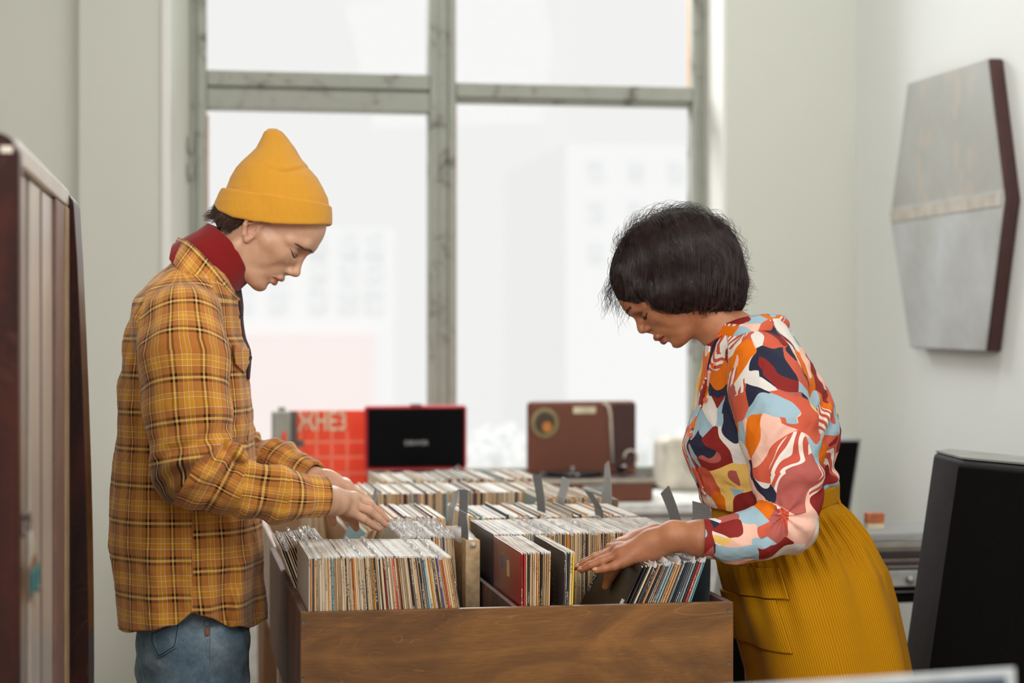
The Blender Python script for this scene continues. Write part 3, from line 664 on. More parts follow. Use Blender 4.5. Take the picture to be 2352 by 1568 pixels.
# ================================================================ the woman
def make_woman():
    ps = Pose(1860, 4.0); q = ps.q; R = ps.root()
    root = empty('person', R, -TH, 'person with dark wavy bob, colourful patterned blouse and mustard corduroy skirt, leaning in', 'person')
    H = HeadFrame(ps, (1559, 666), (-.684, .729), (-.729, -.684), .90)
    m = dict(nose=(139, 0), nw=1.18, lipt=1.25, lip=3, lipu=4, gap=2.6, max=36, chf=98, chu=-84)
    hp = head_prims(H, m)
    neck = [cone(q(1600, 700), q(1700, 790), L(56), L(60), L(24)), cone(q(1700, 790), q(1750, 860), L(60), L(80), L(30))]
    N = q
    nm = [N(1430, 1290, -.265), N(1424, 1272, -.25), N(1420, 1262, -.23), N(1424, 1258, -.208)]
    nf = [[N(1411, 1300, -.27), N(1388, 1306, -.268), N(1370, 1310, -.265)], [N(1384, 1288, -.255), N(1357, 1298, -.252), N(1336, 1308, -.248)],
          [N(1370, 1284, -.232), N(1348, 1294, -.228), N(1330, 1302, -.224)], [N(1368, 1280, -.21), N(1342, 1292, -.204), N(1322, 1302, -.2)]]
    nt = [N(1478, 1264, -.225), N(1428, 1292, -.19), N(1402, 1322, -.185), N(1392, 1346, -.183)]
    fm = [N(1430, 1252, -.06), N(1428, 1250, -.08), N(1426, 1249, -.1), N(1428, 1250, -.12)]
    ff = [[N(1408, 1262, -.06), N(1398, 1275, -.06), N(1392, 1288, -.06)], [N(1404, 1258, -.082), N(1392, 1272, -.084), N(1386, 1286, -.086)],
          [N(1400, 1257, -.104), N(1390, 1272, -.108), N(1384, 1286, -.11)], [N(1406, 1258, -.125), N(1396, 1272, -.13), N(1390, 1284, -.133)]]
    ft = [N(1480, 1240, -.1), N(1450, 1262, -.12), N(1432, 1282, -.13), N(1420, 1296, -.133)]
    hands = [cone(q(1700, 1242, -.285), q(1610, 1236, -.275), L(46), L(38), L(12)), cone(q(1610, 1236, -.275), q(1548, 1231, -.262), L(38), L(31), L(12)), cone(q(1548, 1231, -.262), q(1495, 1253, -.248), L(31), L(33), L(16), sq=.9, ax=(0, 1, 0)),
             cone(q(1500, 1250, -.245), q(1450, 1278, -.245), L(31), L(22), L(18))]+hand(ps, N(1495, 1255, -.245), nm, nf, nt, .0082, pw=2.1)
    hands += [cone(q(1720, 1220, .1), q(1500, 1232, -.07), L(36), L(26), L(12)), cone(q(1500, 1232, -.07), q(1455, 1242, -.08), L(25), L(23), L(12))]+hand(ps, N(1480, 1238, -.085), fm, ff, ft, .0075)
    headfn = prims_fn(hp+neck); V1, Q1 = sdf_mesh(headfn, q(1400, 860)-[0, .11, 0], q(1780, 480)+[0, .11, 0], .0013)
    V2, Q2 = sdf_mesh(prims_fn(hands), (q(1300, 0)[0]-.0, -.34, q(0, 1390)[2]), (q(1690, 0)[0], .05, q(0, 1160)[2]), .0012)
    torso = [tab(rows(ps, [(790, 1690, 1760, .08), (850, 1660, 1830, .14), (930, 1640, 1860, .14), (1020, 1640, 1870, .135), (1120, 1660, 1880, .12), (1230, 1665, 1930, .15), (1330, 1690, 1960, .165)]), L(30)),
             cone(q(1745, 850, -.15), q(1822, 1200, -.25), L(42), L(36), L(20)), cone(q(1745, 850, .15), q(1760, 1180, .2), L(42), L(36), L(20)), cone(q(1822, 1215, -.25), q(1700, 1242, -.28), L(40), L(38), L(20)), cone(q(1760, 1180, .2), q(1700, 1225, .08), L(38), L(34), L(20))]
    legs = [cone(q(1850, 1380, s*.09), q(1860, 1830, s*.1), L(95), L(58), L(20)) for s in (-1, 1)]+[cone(q(1860, 1830, s*.1), q(1880, 2250, s*.1), L(52), L(36), L(20)) for s in (-1, 1)]
    V3, Q3 = sdf_mesh(prims_fn(torso+legs), (-.3, -.36, .06), (.3, .36, 1.42), .005)
    V, Q = joinnp([(V1, Q1), (V2, Q2), (V3, Q3)])
    def blush(V):
        b = np.zeros(len(V))
        for f in nf: b -= .0; 
        for f in nf: b += .6*np.exp(-((V-f[0])**2).sum(1)/.009**2)
        return np.clip(b, 0, 1)
    body = link('body', mesh_np('body', V, Q, None, dict(lip=lipmask(H, V, m), blush=blush(V))), MP['wskin'], root)
    for f in nf[:3]:      # nails
        a, b = np.array(f[-2]), np.array(f[-1]); d = (b-a)/np.linalg.norm(b-a); n_ = np.array([-.2, -.55, .8]); n_ -= d*(n_@d); n_ /= np.linalg.norm(n_)
        t_ = np.cross(n_, d); Rm = np.stack([d, t_, n_]); c_ = b+n_*.0054+d*.001
        part_sdf('fingernail', [ell(c_, (.0062, .0045, .0016), Rm)], c_-.01, c_+.01, .0006, MP['nail'], root)
    part_sdf('teeth', [H.e((118, -50, 0), (5, 5, 12), 1)], H.p(118, -50)-.02, H.p(118, -50)+.02, .001, MP['teeth'], root)
    for s in (-1, 1):
        part_sdf('eyebrow', chain(onskin(headfn, [H.p(134, 57, 10*s), H.p(129, 60, 24*s), H.p(118, 60, 42*s), H.p(104, 53, 58*s)], -.0006), [L(2), L(3), L(2.6), L(1)], L(3)), H.p(110, 50, 30*s)-.05, H.p(110, 50, 30*s)+.05, .0012, MP['lash'], root)
        part_sdf('eyelash', chain(onskin(headfn, [H.p(113, 20, 15*s), H.p(118, 16.5, 24*s), H.p(117, 15.5, 34*s), H.p(110, 17, 44*s), H.p(98, 21, 54*s)], .0006), [L(.8), L(1.5), L(1.7), L(1.7), L(1.2)], L(1)), H.p(108, 20, 30*s)-.03, H.p(108, 20, 30*s)+.03, .0009, MP['lash'], root)
    # hair
    def he(x, y, rx, ry, rl, ang=0, w=0, k=20):
        a = math.radians(ang); Rm = np.array([[math.cos(a), 0, math.sin(a)], [-math.sin(a), 0, math.cos(a)], [0, 1, 0]]); return ell(q(x, y, w), (L(rx), L(ry), L(rl)), Rm, L(k))
    hb = [he(1560, 592, 138, 112, 100, 0), he(1622, 632, 82, 92, 92), he(1580, 665, 95, 62, 100), he(1470, 620, 62, 66, 72, 20), he(1655, 668, 50, 52, 70), he(1520, 678, 50, 46, 92, 0), he(1464, 664, 34, 38, 78, 0, 0, 16), he(1440, 642, 27, 50, 68, 0, 0, 16), he(1690, 640, 22, 30, 40, 20), he(1682, 688, 24, 24, 40)]
    base = prims_fn(hb)
    def cutf(P):
        px, py = ps.xz(P); lowb = np.interp(px, [1380, 1425, 1440, 1462, 1478, 1500, 1540, 1600, 1660, 1700, 1720], [700, 702, 698, 698, 704, 722, 729, 731, 727, 712, 700]); return L(1)*(py-lowb)
    Fw = lambda P: H.loc(P)
    def hairfn(P, c, hd):
        d = base(P, None, 0)
        qv = Fw(P)   # keep the face free: remove in front of the face between the side locks
        face = np.maximum(np.maximum(94-qv[..., 0], qv[..., 1]-84), np.abs(qv[..., 2])-50)*L(.9)
        d = smax(d, -face, .012)
        d = smax(d, cutf(P)+.007*wob(P, 48, 2, (1, 1, .3)), .008)
        return (d+.0022*wob(P, 40, 13, (1, .5, .35))+.001*wob(P, 110, 14, (1, 1, .3))).astype(np.float32)
    hair = part_sdf('hair', None, q(1370, 760)-[0, .14, 0], q(1730, 460)+[0, .14, 0], .002, MP['dark'], root, fn=hairfn)
    rs = np.random.RandomState(5); paths = []
    for ci in range(330):
        s = -1 if rs.rand() < .72 else 1; xc = 1418+rs.rand()*292; u = (xc-1418)/292; dx = np.interp(u, [0, .12, .3, .6, 1], [-6, 8, 40, 62, 26])+rs.randn()*9
        st = rs.rand()**1.5*.55; en = min(1.08, st+.45+.45*rs.rand()); ph = rs.rand()*6; amp = 2+3.5*rs.rand(); curl = rs.rand() < (.5 if xc > 1600 else .12); cs = 1 if rs.rand() < .8 else -1
        for i in range(13):
            o = rs.randn()*5.5; o2 = rs.randn()*.012; pth = []
            for t in np.linspace(0, 1, 15):
                g = st+(en-st)*t; th = g*1.75; w = s*.092*math.sin(min(th, 1.57)); x0 = xc+o*(1-.72*t); ytop = 478+((x0-1560)/138)**2*70 if x0 < 1560 else 478+((x0-1560)/150)**2*95
                y = ytop+(737-ytop)*(1-math.cos(min(th, 1.9)))*.92+o2*200*(1-t); x = x0+dx*math.sin(th*.9)+amp*math.sin(ph+8*t)*t
                if curl and t > .7: x += cs*(t-.7)*95; y -= (t-.7)**2*260
                pth.append(q(x, y, w))
            paths.append(pth)
    base2 = lambda P, c, hd: smax(base(P, c, hd), cutf(P), .012)
    seeds = np.array([v.co for v in hair.data.vertices], dtype=np.float32); seeds = seeds[rs.permutation(len(seeds))[:6500]]
    px, py = ps.xz(seeds); seeds = seeds[py < 722]; P_ = seeds.copy(); steps = [P_.copy()]; cl = f32(wob(seeds, 22, 77)); cl2 = f32(wob(seeds, 30, 78))
    for k_ in range(13):
        px, py = ps.xz(P_); d = base(P_, None, 0); g = np.stack([base(P_+f32(e), None, 0)-d for e in np.eye(3)*.003], -1); g /= np.linalg.norm(g, axis=1, keepdims=True)+1e-6
        D = np.zeros_like(P_); D[:, 2] = -1; D[:, 0] = np.interp(px, [1400, 1450, 1520, 1640, 1720], [-.25, -.05, .55, .75, .35])+.35*cl+.02*k_*cl2; D[:, 1] = np.sign(P_[:, 1]+.004*cl2)*1.3*np.clip(g[:, 2], 0, 1)
        D -= g*(D*g).sum(1, keepdims=True); D /= np.linalg.norm(D, axis=1, keepdims=True)+1e-6
        P_ = P_+D*.0048; d = base(P_, None, 0); P_ = P_-g*(d-.0022-.0004*k_*(1+cl2)*.6)[:, None]*.8; steps.append(P_.copy())
    A_ = np.stack(steps, 1); _, ye = ps.xz(A_[:, -1]); A_ = A_[ye < 752]
    strands('hair_strands', base, A_, MP['dark'], hair, .0006, 0, project=False)
    paths = paths[:13*120]
    strands('hair_strands', base, paths, MP['dark'], hair, .00055, .002, project=lambda f: np.clip(1.5-f*.9, 0, 1))
    # loose frizz and curls
    paths = []
    for i in range(420):
        a = rs.rand()*math.pi*1.15-.15; c0 = q(1560+137*math.cos(math.pi-a), 592-112*math.sin(a), rs.randn()*.035); dirv = np.array([math.cos(math.pi-a), rs.randn()*.3, math.sin(a)]); tan = np.array([-dirv[2], 0, dirv[0]])*(1 if rs.rand() < .3 else -1)
        ln = .016+.02*rs.rand(); ph = rs.rand()*6; k_ = 5+5*rs.rand(); cr = .0012+.0014*rs.rand(); lift = .10+.22*rs.rand()
        paths.append([c0+dirv*(ln*lift*2.2*math.sin(2.2*t)-.004+cr*math.sin(ph+k_*t))+tan*(ln*1.7*t+cr*math.cos(ph+k_*t))+np.array([0, .003*math.sin(ph+7*t), -.010*t*t]) for t in np.linspace(0, 1, 12)])
    for x0, y0, n, dx, dy in ((1418, 600, 34, -18, 110), (1405, 640, 22, -14, 80), (1425, 650, 24, 4, 90), (1692, 600, 40, 20, 24), (1696, 630, 60, 16, 34), (1690, 650, 60, 22, 26), (1688, 680, 70, 18, 30), (1676, 696, 60, 22, 22), (1650, 705, 40, 14, 26), (1600, 712, 40, 6, 22), (1540, 712, 40, 4, 20)):
        for i in range(n):
            w0 = rs.randn()*.022; rad = .003+.004*rs.rand(); ph = rs.rand()*6; k = 7+6*rs.rand(); ex, ey = x0+rs.randn()*7, y0+rs.randn()*9; ddx, ddy = dx+rs.randn()*10, dy*(.6+.6*rs.rand())
            paths.append([q(ex+ddx*t, ey+ddy*t*(1 if y0 < 655 or x0 < 1500 else 1-.6*t), w0)+np.array([math.sin(ph+k*t)*rad, math.cos(ph+k*t)*rad, 0]) for t in np.linspace(0, 1, 12)])
    # two long drooping wisps in front of the forehead
    for (x0, y0, x1, y1) in ((1405, 640, 1412, 722), (1424, 690, 1446, 733), (1400, 660, 1398, 715), (1415, 690, 1420, 728)):
        for i in range(5): ph = rs.rand()*6; paths.append([q(x0+(x1-x0)*t+4*math.sin(ph+9*t), y0+(y1-y0)*t, .0+.004*rs.randn()) for t in np.linspace(0, 1, 12)])
    strands('loose_curls', base, paths, MP['dark'], hair, .00045, 0, project=False)
    # blouse
    br = rows(ps, [(735, 1690, 1790, .075), (760, 1640, 1812, .10), (790, 1622, 1830, .135), (835, 1612, 1862, .165), (876, 1605, 1886, .172), (933, 1596, 1912, .172), (986, 1578, 1925, .17), (1019, 1567, 1922, .168), (1047, 1574, 1914, .165), (1088, 1598, 1900, .16), (1120, 1606, 1905, .155), (1150, 1612, 1900, .15), (1164, 1620, 1890, .146)])
    trunk = tab(br, .03, sup=2.2)
    ns = [q(1742, 830, -.12), q(1765, 900, -.17), q(1790, 1000, -.215), q(1808, 1100, -.245), q(1812, 1200, -.265), q(1740, 1232, -.285), q(1690, 1238, -.285), q(1626, 1236, -.278)]
    nr = [L(v) for v in (70, 82, 84, 72, 60, 52, 47, 41)]
    fs = [q(1742, 830, .12), q(1830, 930, .19), q(1862, 990, .21), q(1850, 1090, .19), q(1790, 1170, .14), q(1700, 1212, .06)]
    fr = [L(v) for v in (70, 78, 76, 60, 50, 40)]
    sp = [trunk, ell(q(1896, 1098, -.02), (L(34), L(70), L(26)), None, L(10))]+chain(ns, nr, L(22))+chain(fs, fr, L(22))
    def blouse(P, c, hd):
        px, py = ps.xz(P); y = P[..., 1]
        d = evalp(sp, P, c, hd, .02)+.0032*wob(P, 12, 41)+.0018*wob(P, 30, 42)+.0007*wob(P, 80, 43)+.0050*np.abs(wob(P, 9, 93, (1, 1, .7)))+.0026*np.abs(wob(P, 21, 94, (1, 1, .8)))-.003
        ns_ = (y < -.02)
        g = np.exp(-(((px-1757)/34)**2+((py-1155)/28)**2))*ns_; rr = np.arctan2(py-1150, px-1750); d = d+.004*g+.003*np.exp(-(((px-1775)/70)**2+((py-1170)/60)**2))*ns_*np.sin(rr*9)
        f = np.exp(-(((px-1800)/80)**2+((py-1020)/110)**2))*ns_; d = d+.0038*f*np.sin((px*.55+py)/10.+2*np.sin(px/23.))
        b = np.clip((py-1040)/80, 0, 1)*(y > -.18); d = d+.005*b*np.sin(px/12.+y*40)
        a = np.exp(-(((px-1868)/30)**2+((py-940)/60)**2)); d = d+.006*a*np.sin((px+py*.6)/8.)
        d = smax(d, L(1)*(py-np.interp(px, [1600, 1640, 1760, 1880, 1930], [1172, 1182, 1176, 1142, 1112])) * np.where((y > -.2), 1, -9), .003) if False else d
        # forearm cuff opening
        a0, b0, r = q(1600, 1236, -.276), q(1650, 1237, -.281), L(41); ba = b0-a0; t = np.clip(((P-f32(a0))@f32(ba))/(ba@ba), 0, 1); e = np.linalg.norm(P-f32(a0)-t[..., None]*f32(ba), axis=-1)-r+.001; 
        d = smax(d, np.where(y < -.2, -(P[..., 0]-f32(q(1617, 1236, -.278)[0])), -1), .003); d = smax(d, -e, .002)
        return d.astype(np.float32)
    nseg = [np.array(ns[0])+(np.array(ns[0])-np.array(ns[1]))*1.4]+[np.array(v) for v in ns]
    def buv(V):
        dt = trunk.f(f32(V)); a, al, ar = arm_uv(V, nseg); mn = (a-np.interp(al, [0, .12, .3, .55, .8], [L(55), nr[0], nr[2], nr[4], nr[7]]) < dt-.003) & (V[:, 1] < 0)
        u = np.arctan2(V[:, 0]-q(1750, 0)[0], -V[:, 1])*.16; v = V[:, 2].copy(); return np.stack([np.where(mn, 1+ar*.07, u), np.where(mn, al*1.0, v)], 1)
    bl = part_sdf('blouse', None, (q(1545, 0)[0], -.36, q(0, 1300)[2]), (q(1960, 0)[0], .33, q(0, 725)[2]), .0021, MP['blouse'], root, fn=blouse, uvf=buv)
    # turned back cuff
    part_sdf('cuff', None, q(1600, 1310, -.28)-[0, .08, 0], q(1720, 1160, -.28)+[0, .1, 0], .0016, MP['blouse'], bl, uvf=lambda V: np.stack([V[:, 0]*1.0+2, V[:, 2]+.4], 1),
             fn=lambda P, c, hd: (lambda e: np.maximum(np.maximum(e-L(43.5)-.0015*wob(P, 30, 6), -(e-L(39))), np.maximum(q(1615, 0, -.28)[0]-P[..., 0]+.04*(P[..., 2]-q(0, 1236, -.28)[2]), P[..., 0]-q(1688, 0, -.28)[0])))(np.sqrt((P[..., 1]+.281)**2*1.05+(P[..., 2]-q(0, 1237, -.28)[2])**2)-L(3)*(P[..., 0]-q(1615, 0, -.28)[0])/L(70)).astype(np.float32))
    for s in (-1, 1):
        top = [q(1632, 757, s*.012), q(1652, 750, s*.04), q(1697, 733, s*.068), q(1742, 724, s*.066), q(1785, 722, s*.03), q(1800, 726, 0)]
        mid = [q(1634, 768, s*.02), q(1660, 770, s*.062), q(1703, 757, s*.098), q(1752, 744, s*.096), q(1798, 740, s*.045), q(1812, 742, 0)]
        bot = [q(1640, 774, s*.03), q(1664, 786, s*.075), q(1710, 766, s*.108), q(1756, 760, s*.108), q(1797, 764, s*.055), q(1808, 764, 0)]
        ribbon('collar', [top, mid, bot], .0035, MP['blouse'], bl, 60, 10)
    def onb(pts): return onskin(lambda P, c, hd: blouse(P, None, 0), cat(pts, 16), .0022)
    ribbon('placket', [onb([q(1622, 790, -.050), q(1606, 870, -.06), q(1596, 935, -.06), q(1570, 1012, -.06), q(1578, 1060, -.06), q(1602, 1140, -.06)]), onb([q(1616, 790, -.018), q(1603, 870, -.022), q(1592, 935, -.022), q(1564, 1012, -.022), q(1573, 1060, -.022), q(1600, 1140, -.022)])], .003, MP['blouse'], bl, 60, 6)
    for (x, y, w) in ((1646, 762, -.062), (1628, 838, -.095), (1611, 916, -.085), (1577, 995, -.07)):
        mb = MB().lathe([(.0056, 0), (.0058, .001), (.005, .003), (.0034, .0022), (.0033, .0018)], n=20)
        pt = q(x, y, w); P = f32([pt]); 
        for _ in range(6):
            d = blouse(P, None, 0); g = np.stack([blouse(P+f32(e), None, 0)-d for e in np.eye(3)*.003], -1)/.003; g /= np.linalg.norm(g, axis=1, keepdims=True); P = P-g*(d[:, None])*.8
        o = mb.build('button', MP['obtn'], bl, smooth=True); o.location = [float(v) for v in (P[0]+g[0]*.004)]; o.rotation_mode = 'QUATERNION'; o.rotation_quaternion = Vector([float(v) for v in g[0]]).to_track_quat('Z', 'Y')
    # skirt: gathered corduroy, lofted
    sk = [(1135, 1650, 1914, .128), (1165, 1645, 1922, .135), (1190, 1642, 1944, .150), (1242, 1640, 1990, .172), (1305, 1648, 2030, .19), (1384, 1672, 2052, .205), (1462, 1700, 2068, .215), (1541, 1722, 2083, .222), (1650, 1728, 2098, .232), (1800, 1725, 2115, .245)]
    rr = rows(ps, [(a, b, c, d) for a, b, c, d in sk]); A = np.array(rr)
    nT, nZ = 720, 110; th = np.linspace(0, 2*math.pi, nT, endpoint=False); zz = np.linspace(A[0, 0], A[-1, 0], nZ)
    tilt = lambda x: 0
    def skp(th, z, off=0.0):
        x0 = np.interp(z, A[:, 0], A[:, 1]); x1 = np.interp(z, A[:, 0], A[:, 2]); h = np.interp(z, A[:, 0], A[:, 3]); py = HY-(z-CZ)/PX
        g = np.clip((py-1150)/60, 0, 1); gath = .0055*np.exp(-((py-1205)/70)**2)*np.clip((py-1170)/24, 0, 1)*np.sin(th*46+2*np.sin(th*3))
        big = g*(.009*np.clip((py-1180)/300, 0, 1)*np.sin(th*6+1.7*np.sin(th*2.0+.6)+(py-1200)/330.)+.005*np.sin(th*15+1.5+1.3*np.sin(th*3)+py/190.)*np.exp(-((py-1290)/120)**2))
        dd = gath+big+off; ct, st_ = np.cos(th), np.sin(th)
        cx = (x0+x1)/2; top = np.clip((z-np.interp(1190, [0, 1], [0, 1]))*0, 0, 0)
        X = cx+((x1-x0)/2+dd)*np.sign(ct)*np.abs(ct)**.92; Y = (h+dd)*np.sign(st_)*np.abs(st_)**.92
        # waist slopes up towards the back
        Z = z+np.clip((z-ps.q(0, 1300)[2])/(ps.q(0, 1135)[2]-ps.q(0, 1300)[2]), 0, 1)*((X-cx)/.15)*.028
        return np.stack([X, Y, Z], -1)
    TT, ZZ = np.meshgrid(th, zz, indexing='ij'); G = skp(TT, ZZ); V = G.reshape(-1, 3)
    Q = [(i*nZ+j, ((i+1) % nT)*nZ+j, ((i+1) % nT)*nZ+j+1, i*nZ+j+1) for i in range(nT) for j in range(nZ-1)]
    uv = np.stack([TT*.2, ZZ], -1).reshape(-1, 2)
    me = mesh_np('skirt', V, Q, uv); skirt = link('skirt', me, MP['cord'], root); so = skirt.modifiers.new('s', 'SOLIDIFY'); so.thickness = .003; so.offset = -1
    # waistband
    wz = np.linspace(ps.q(0, 1174)[2], ps.q(0, 1132)[2], 8); th2 = np.linspace(0, 2*math.pi, 240, endpoint=False); TT, ZZ = np.meshgrid(th2, wz, indexing='ij')
    def flat(th, z):
        x0, x1, h = ps.q(1640, 0)[0], ps.q(1921, 0)[0], .140; cx = (x0+x1)/2; X = cx+(x1-x0)/2*np.cos(th)*1.0; Y = h*np.sin(th); return np.stack([X, Y, z+((X-cx)/.15)*.028+0*X], -1)
    G = flat(TT, ZZ); Q = [(i*8+j, ((i+1) % 240)*8+j, ((i+1) % 240)*8+j+1, i*8+j+1) for i in range(240) for j in range(7)]
    wb = link('waistband', mesh_np('waistband', G.reshape(-1, 3), Q, np.stack([TT*.15, ZZ], -1).reshape(-1, 2)), MP['cord'], skirt); so = wb.modifiers.new('s', 'SOLIDIFY'); so.thickness = .005; so.offset = 1
    ribbon('belt_loop', [[q(1903, 1120, -.06), q(1918, 1135, -.062), q(1928, 1160, -.064), q(1938, 1186, -.066)], [q(1907, 1120, -.052), q(1922, 1134, -.054), q(1933, 1160, -.056), q(1942, 1185, -.058)]], .003, MP['cord'], skirt, 16, 3)
    # patch pocket with a deep flap
    def patchp(name, t0, t1, z0, z1, off, par, rnd=0):
        a = np.linspace(t0, t1, 70); z = np.linspace(ps.q(0, z1, -.2)[2], ps.q(0, z0, -.2)[2], 50); T2, Z2 = np.meshgrid(a, z, indexing='ij'); G = skp(T2, Z2, off); n_, m_ = 70, 50
        Q = [(i*m_+j, (i+1)*m_+j, (i+1)*m_+j+1, i*m_+j+1) for i in range(n_-1) for j in range(m_-1)]
        o = link(name, mesh_np(name, G.reshape(-1, 3), Q, np.stack([T2*.2+.003, Z2], -1).reshape(-1, 2)), MP['cord'], par); so = o.modifiers.new('s', 'SOLIDIFY'); so.thickness = .004; so.offset = 0; return o
    def thx(px, py):    # parameter of the near side facing a pixel column
        z = ps.q(0, py)[2]; x0 = np.interp(z, A[:, 0], A[:, 1]); x1 = np.interp(z, A[:, 0], A[:, 2]); x = ps.q(px, 0, -.20)[0]; c_ = np.clip((x-(x0+x1)/2)/((x1-x0)/2), -.999, .999); return -math.acos(np.sign(c_)*abs(c_)**(1/.92))
    pk = patchp('pocket', thx(1702, 1420), thx(1812, 1420), 1380, 1500, .004, skirt)
    patchp('pocket_flap', thx(1700, 1340), thx(1815, 1340), 1305, 1376, .008, pk)
    for s in (-1, 1):
        c_ = q(1865, 2230, s*.1)
        part_sdf('boot', [cone((c_[0]+.02, c_[1], .25), (c_[0]+.02, c_[1], .06), .058, .048, .03), cone((c_[0]+.02, c_[1], .05), (c_[0]-.15, c_[1], .04), .045, .036, .03)], (c_[0]-.22, c_[1]-.08, .0), (c_[0]+.12, c_[1]+.08, .3), .004, MP['boot'], root)
    return root
MP['nail'] = simple('fingernail', (214, 160, 140), .25)
# ================================================================ room materials
def paintwall(name, rgb, rough=.9):
    t = NT(name); n = t.noise(t.coord('Object'), 1.3, 4, .6); c = S(rgb); lo = tuple(v*.95 for v in c[:3])+(1,)
    t.P(Base_Color=t.mix(n, lo, c), Roughness=rough); t.bump(t.noise(t.coord('Object'), 60, 5), .08, .002); return t.m
def oldpaint():
    t = NT('weathered_window_paint'); co = t.coord('Object'); n = t.noise(t.coord('Object', scale=(1, 1, 1)), 7, 6, .75, .8); n2 = t.noise(co, 40, 4, .7)
    c = t.ramp(n, [(.0, S((176, 178, 168))), (.55, S((160, 162, 152))), (.63, S((120, 116, 108))), (.70, S((66, 52, 50)))])
    c = t.mix(t.math('GREATER_THAN', n2, .70), c, S((120, 110, 100))); t.P(Base_Color=c, Roughness=.6); t.bump(n2, .5, .003); return t.m
def stained(name, a, b, d, sc=(1, 1, 1), coat=.25, rough=.45, fig=2.2, spec=.5):
    t = NT(name); t.b.inputs['Specular IOR Level'].default_value = spec; co = t.coord('Object', scale=sc); w = t.noise(co, fig, 5, .6, 2.2); g = t.noise(t.coord('Object', scale=(sc[0]*2, sc[1]*2, sc[2]*14)), 14, 6, .7, .6)
    ln = t.nd('ShaderNodeTexWave', wave_type='RINGS'); t.put(ln.inputs[0], co); ln.inputs['Scale'].default_value = 1.6; ln.inputs['Distortion'].default_value = 9; ln.inputs['Detail'].default_value = 3; ln.inputs['Detail Scale'].default_value = 1.2
    f = t.math('ADD', t.math('MULTIPLY', w, .65), t.math('MULTIPLY', g, .35))
    c = t.ramp(f, [(.32, S(d)), (.5, S(a)), (.68, S(b))]); c = t.mix(t.math('MULTIPLY', t.math('POWER', ln.outputs['Fac'], 12), .35), c, S(b))
    cn = t.noise(t.coord('Object', scale=(sc[0]*.7, sc[1]*.7, sc[2]*1.3)), 2.3, 3, .5, 1.4); fr = t.math('ABSOLUTE', t.math('SUBTRACT', t.math('FRACT', t.math('MULTIPLY', cn, 19)), .5)); msk = t.math('MULTIPLY', t.math('LESS_THAN', fr, .022), t.math('GREATER_THAN', t.noise(t.coord('Object', scale=(sc[0]*3, sc[1]*3, sc[2]*3)), 2, 2), .5))
    c = t.mix(t.math('MULTIPLY', msk, .2), c, S(tuple(min(255, v+34) for v in b)))
    t.P(Base_Color=c, Roughness=rough); t.b.inputs['Coat Weight'].default_value = coat; t.b.inputs['Coat Roughness'].default_value = .3; t.bump(g, .15, .001); return t.m
M = dict(wall=paintwall('plaster_warm_grey', (217, 218, 208)), wall2=paintwall('plaster_white', (240, 242, 240)), reveal=paintwall('reveal_painted_light', (240, 240, 234)), floor=stained('floor_boards', (120, 88, 60), (150, 112, 80), (84, 60, 42)),
         ceil=paintwall('ceiling_white', (240, 240, 236)), frame=oldpaint(), wood=stained('varnished_plywood', (116, 76, 32), (150, 102, 48), (84, 54, 20), (.8, 1, 2.0), .12, .45, 3.4), woodside=stained('varnished_plywood_end', (112, 84, 72), (132, 104, 90), (82, 58, 48), (1, 1, .5), .0, .6, 2.2, .15),
         pale=stained('pale_plywood', (176, 140, 108), (200, 168, 136), (150, 112, 84)), dwood=stained('dark_mahogany', (48, 18, 10), (74, 28, 14), (22, 8, 6), (3, 3, .6), .05, .3, 2.2, .2), veneer=stained('veneer_window_sheen', (192, 182, 170), (206, 196, 184), (172, 160, 148), (4, 4, .3), .5, .3),  # veneer base paled, the window's reflection is put into its colour
         black=simple('black_cloth', (13, 12, 12), .95, bump=.3, scale=300, spec=.1), blackpl=simple('charcoal_side', (44, 40, 43), .75, spec=.2), red=simple('red_leatherette', (196, 30, 44), .5), blackmat=simple('black_fabric', (11, 10, 12), .9, spec=.15),
         poster=simple('orange_red_board', (240, 78, 44), .7, var=.04), grid=simple('pale_red_line', (246, 132, 104), .7), cream=simple('cream_print', (222, 208, 176), .6), greyt=simple('grey_print', (150, 150, 150), .6), grey=simple('grey_metal', (150, 148, 138), .45),
         brown=simple('brown_leatherette', (112, 62, 42), .5, bump=.2, scale=200), dbrown=simple('dark_brown_leatherette', (66, 34, 30), .5), beige=simple('beige_plastic', (206, 198, 182), .5), white=simple('white_paint', (232, 232, 228), .5), vinyl=simple('platter_black', (26, 30, 34), .15), olive=simple('olive_ring', (148, 132, 92), .5), orange=simple('amber_disc', (206, 130, 52), .5),
         card=simple('grey_card', (118, 121, 124), .6, var=.03), card2=simple('light_grey_card', (168, 172, 174), .5, var=.03), silver=simple('brushed_silver', (170, 172, 170), .35, .6), screw=simple('steel_screw', (104, 96, 86), .5, .6), teal=simple('teal_tag', (54, 122, 126), .6), kraft=simple('brown_tag', (128, 90, 52), .8), string=simple('string', (214, 208, 190), .8),
         snow=simple('snow', (240, 242, 242), .8), facade=simple('facade_pale', (250, 250, 250), .9, var=.005), pink=simple('facade_pink', (253, 240, 238), .9, var=.005), glassdark=simple('far_window', (244, 247, 248), .8), orangebox=simple('orange_box', (196, 112, 70), .6, var=.15, scale=40), leg=simple('table_leg_wood', (150, 110, 78), .5), stickr=simple('sticker', (216, 206, 190), .6))
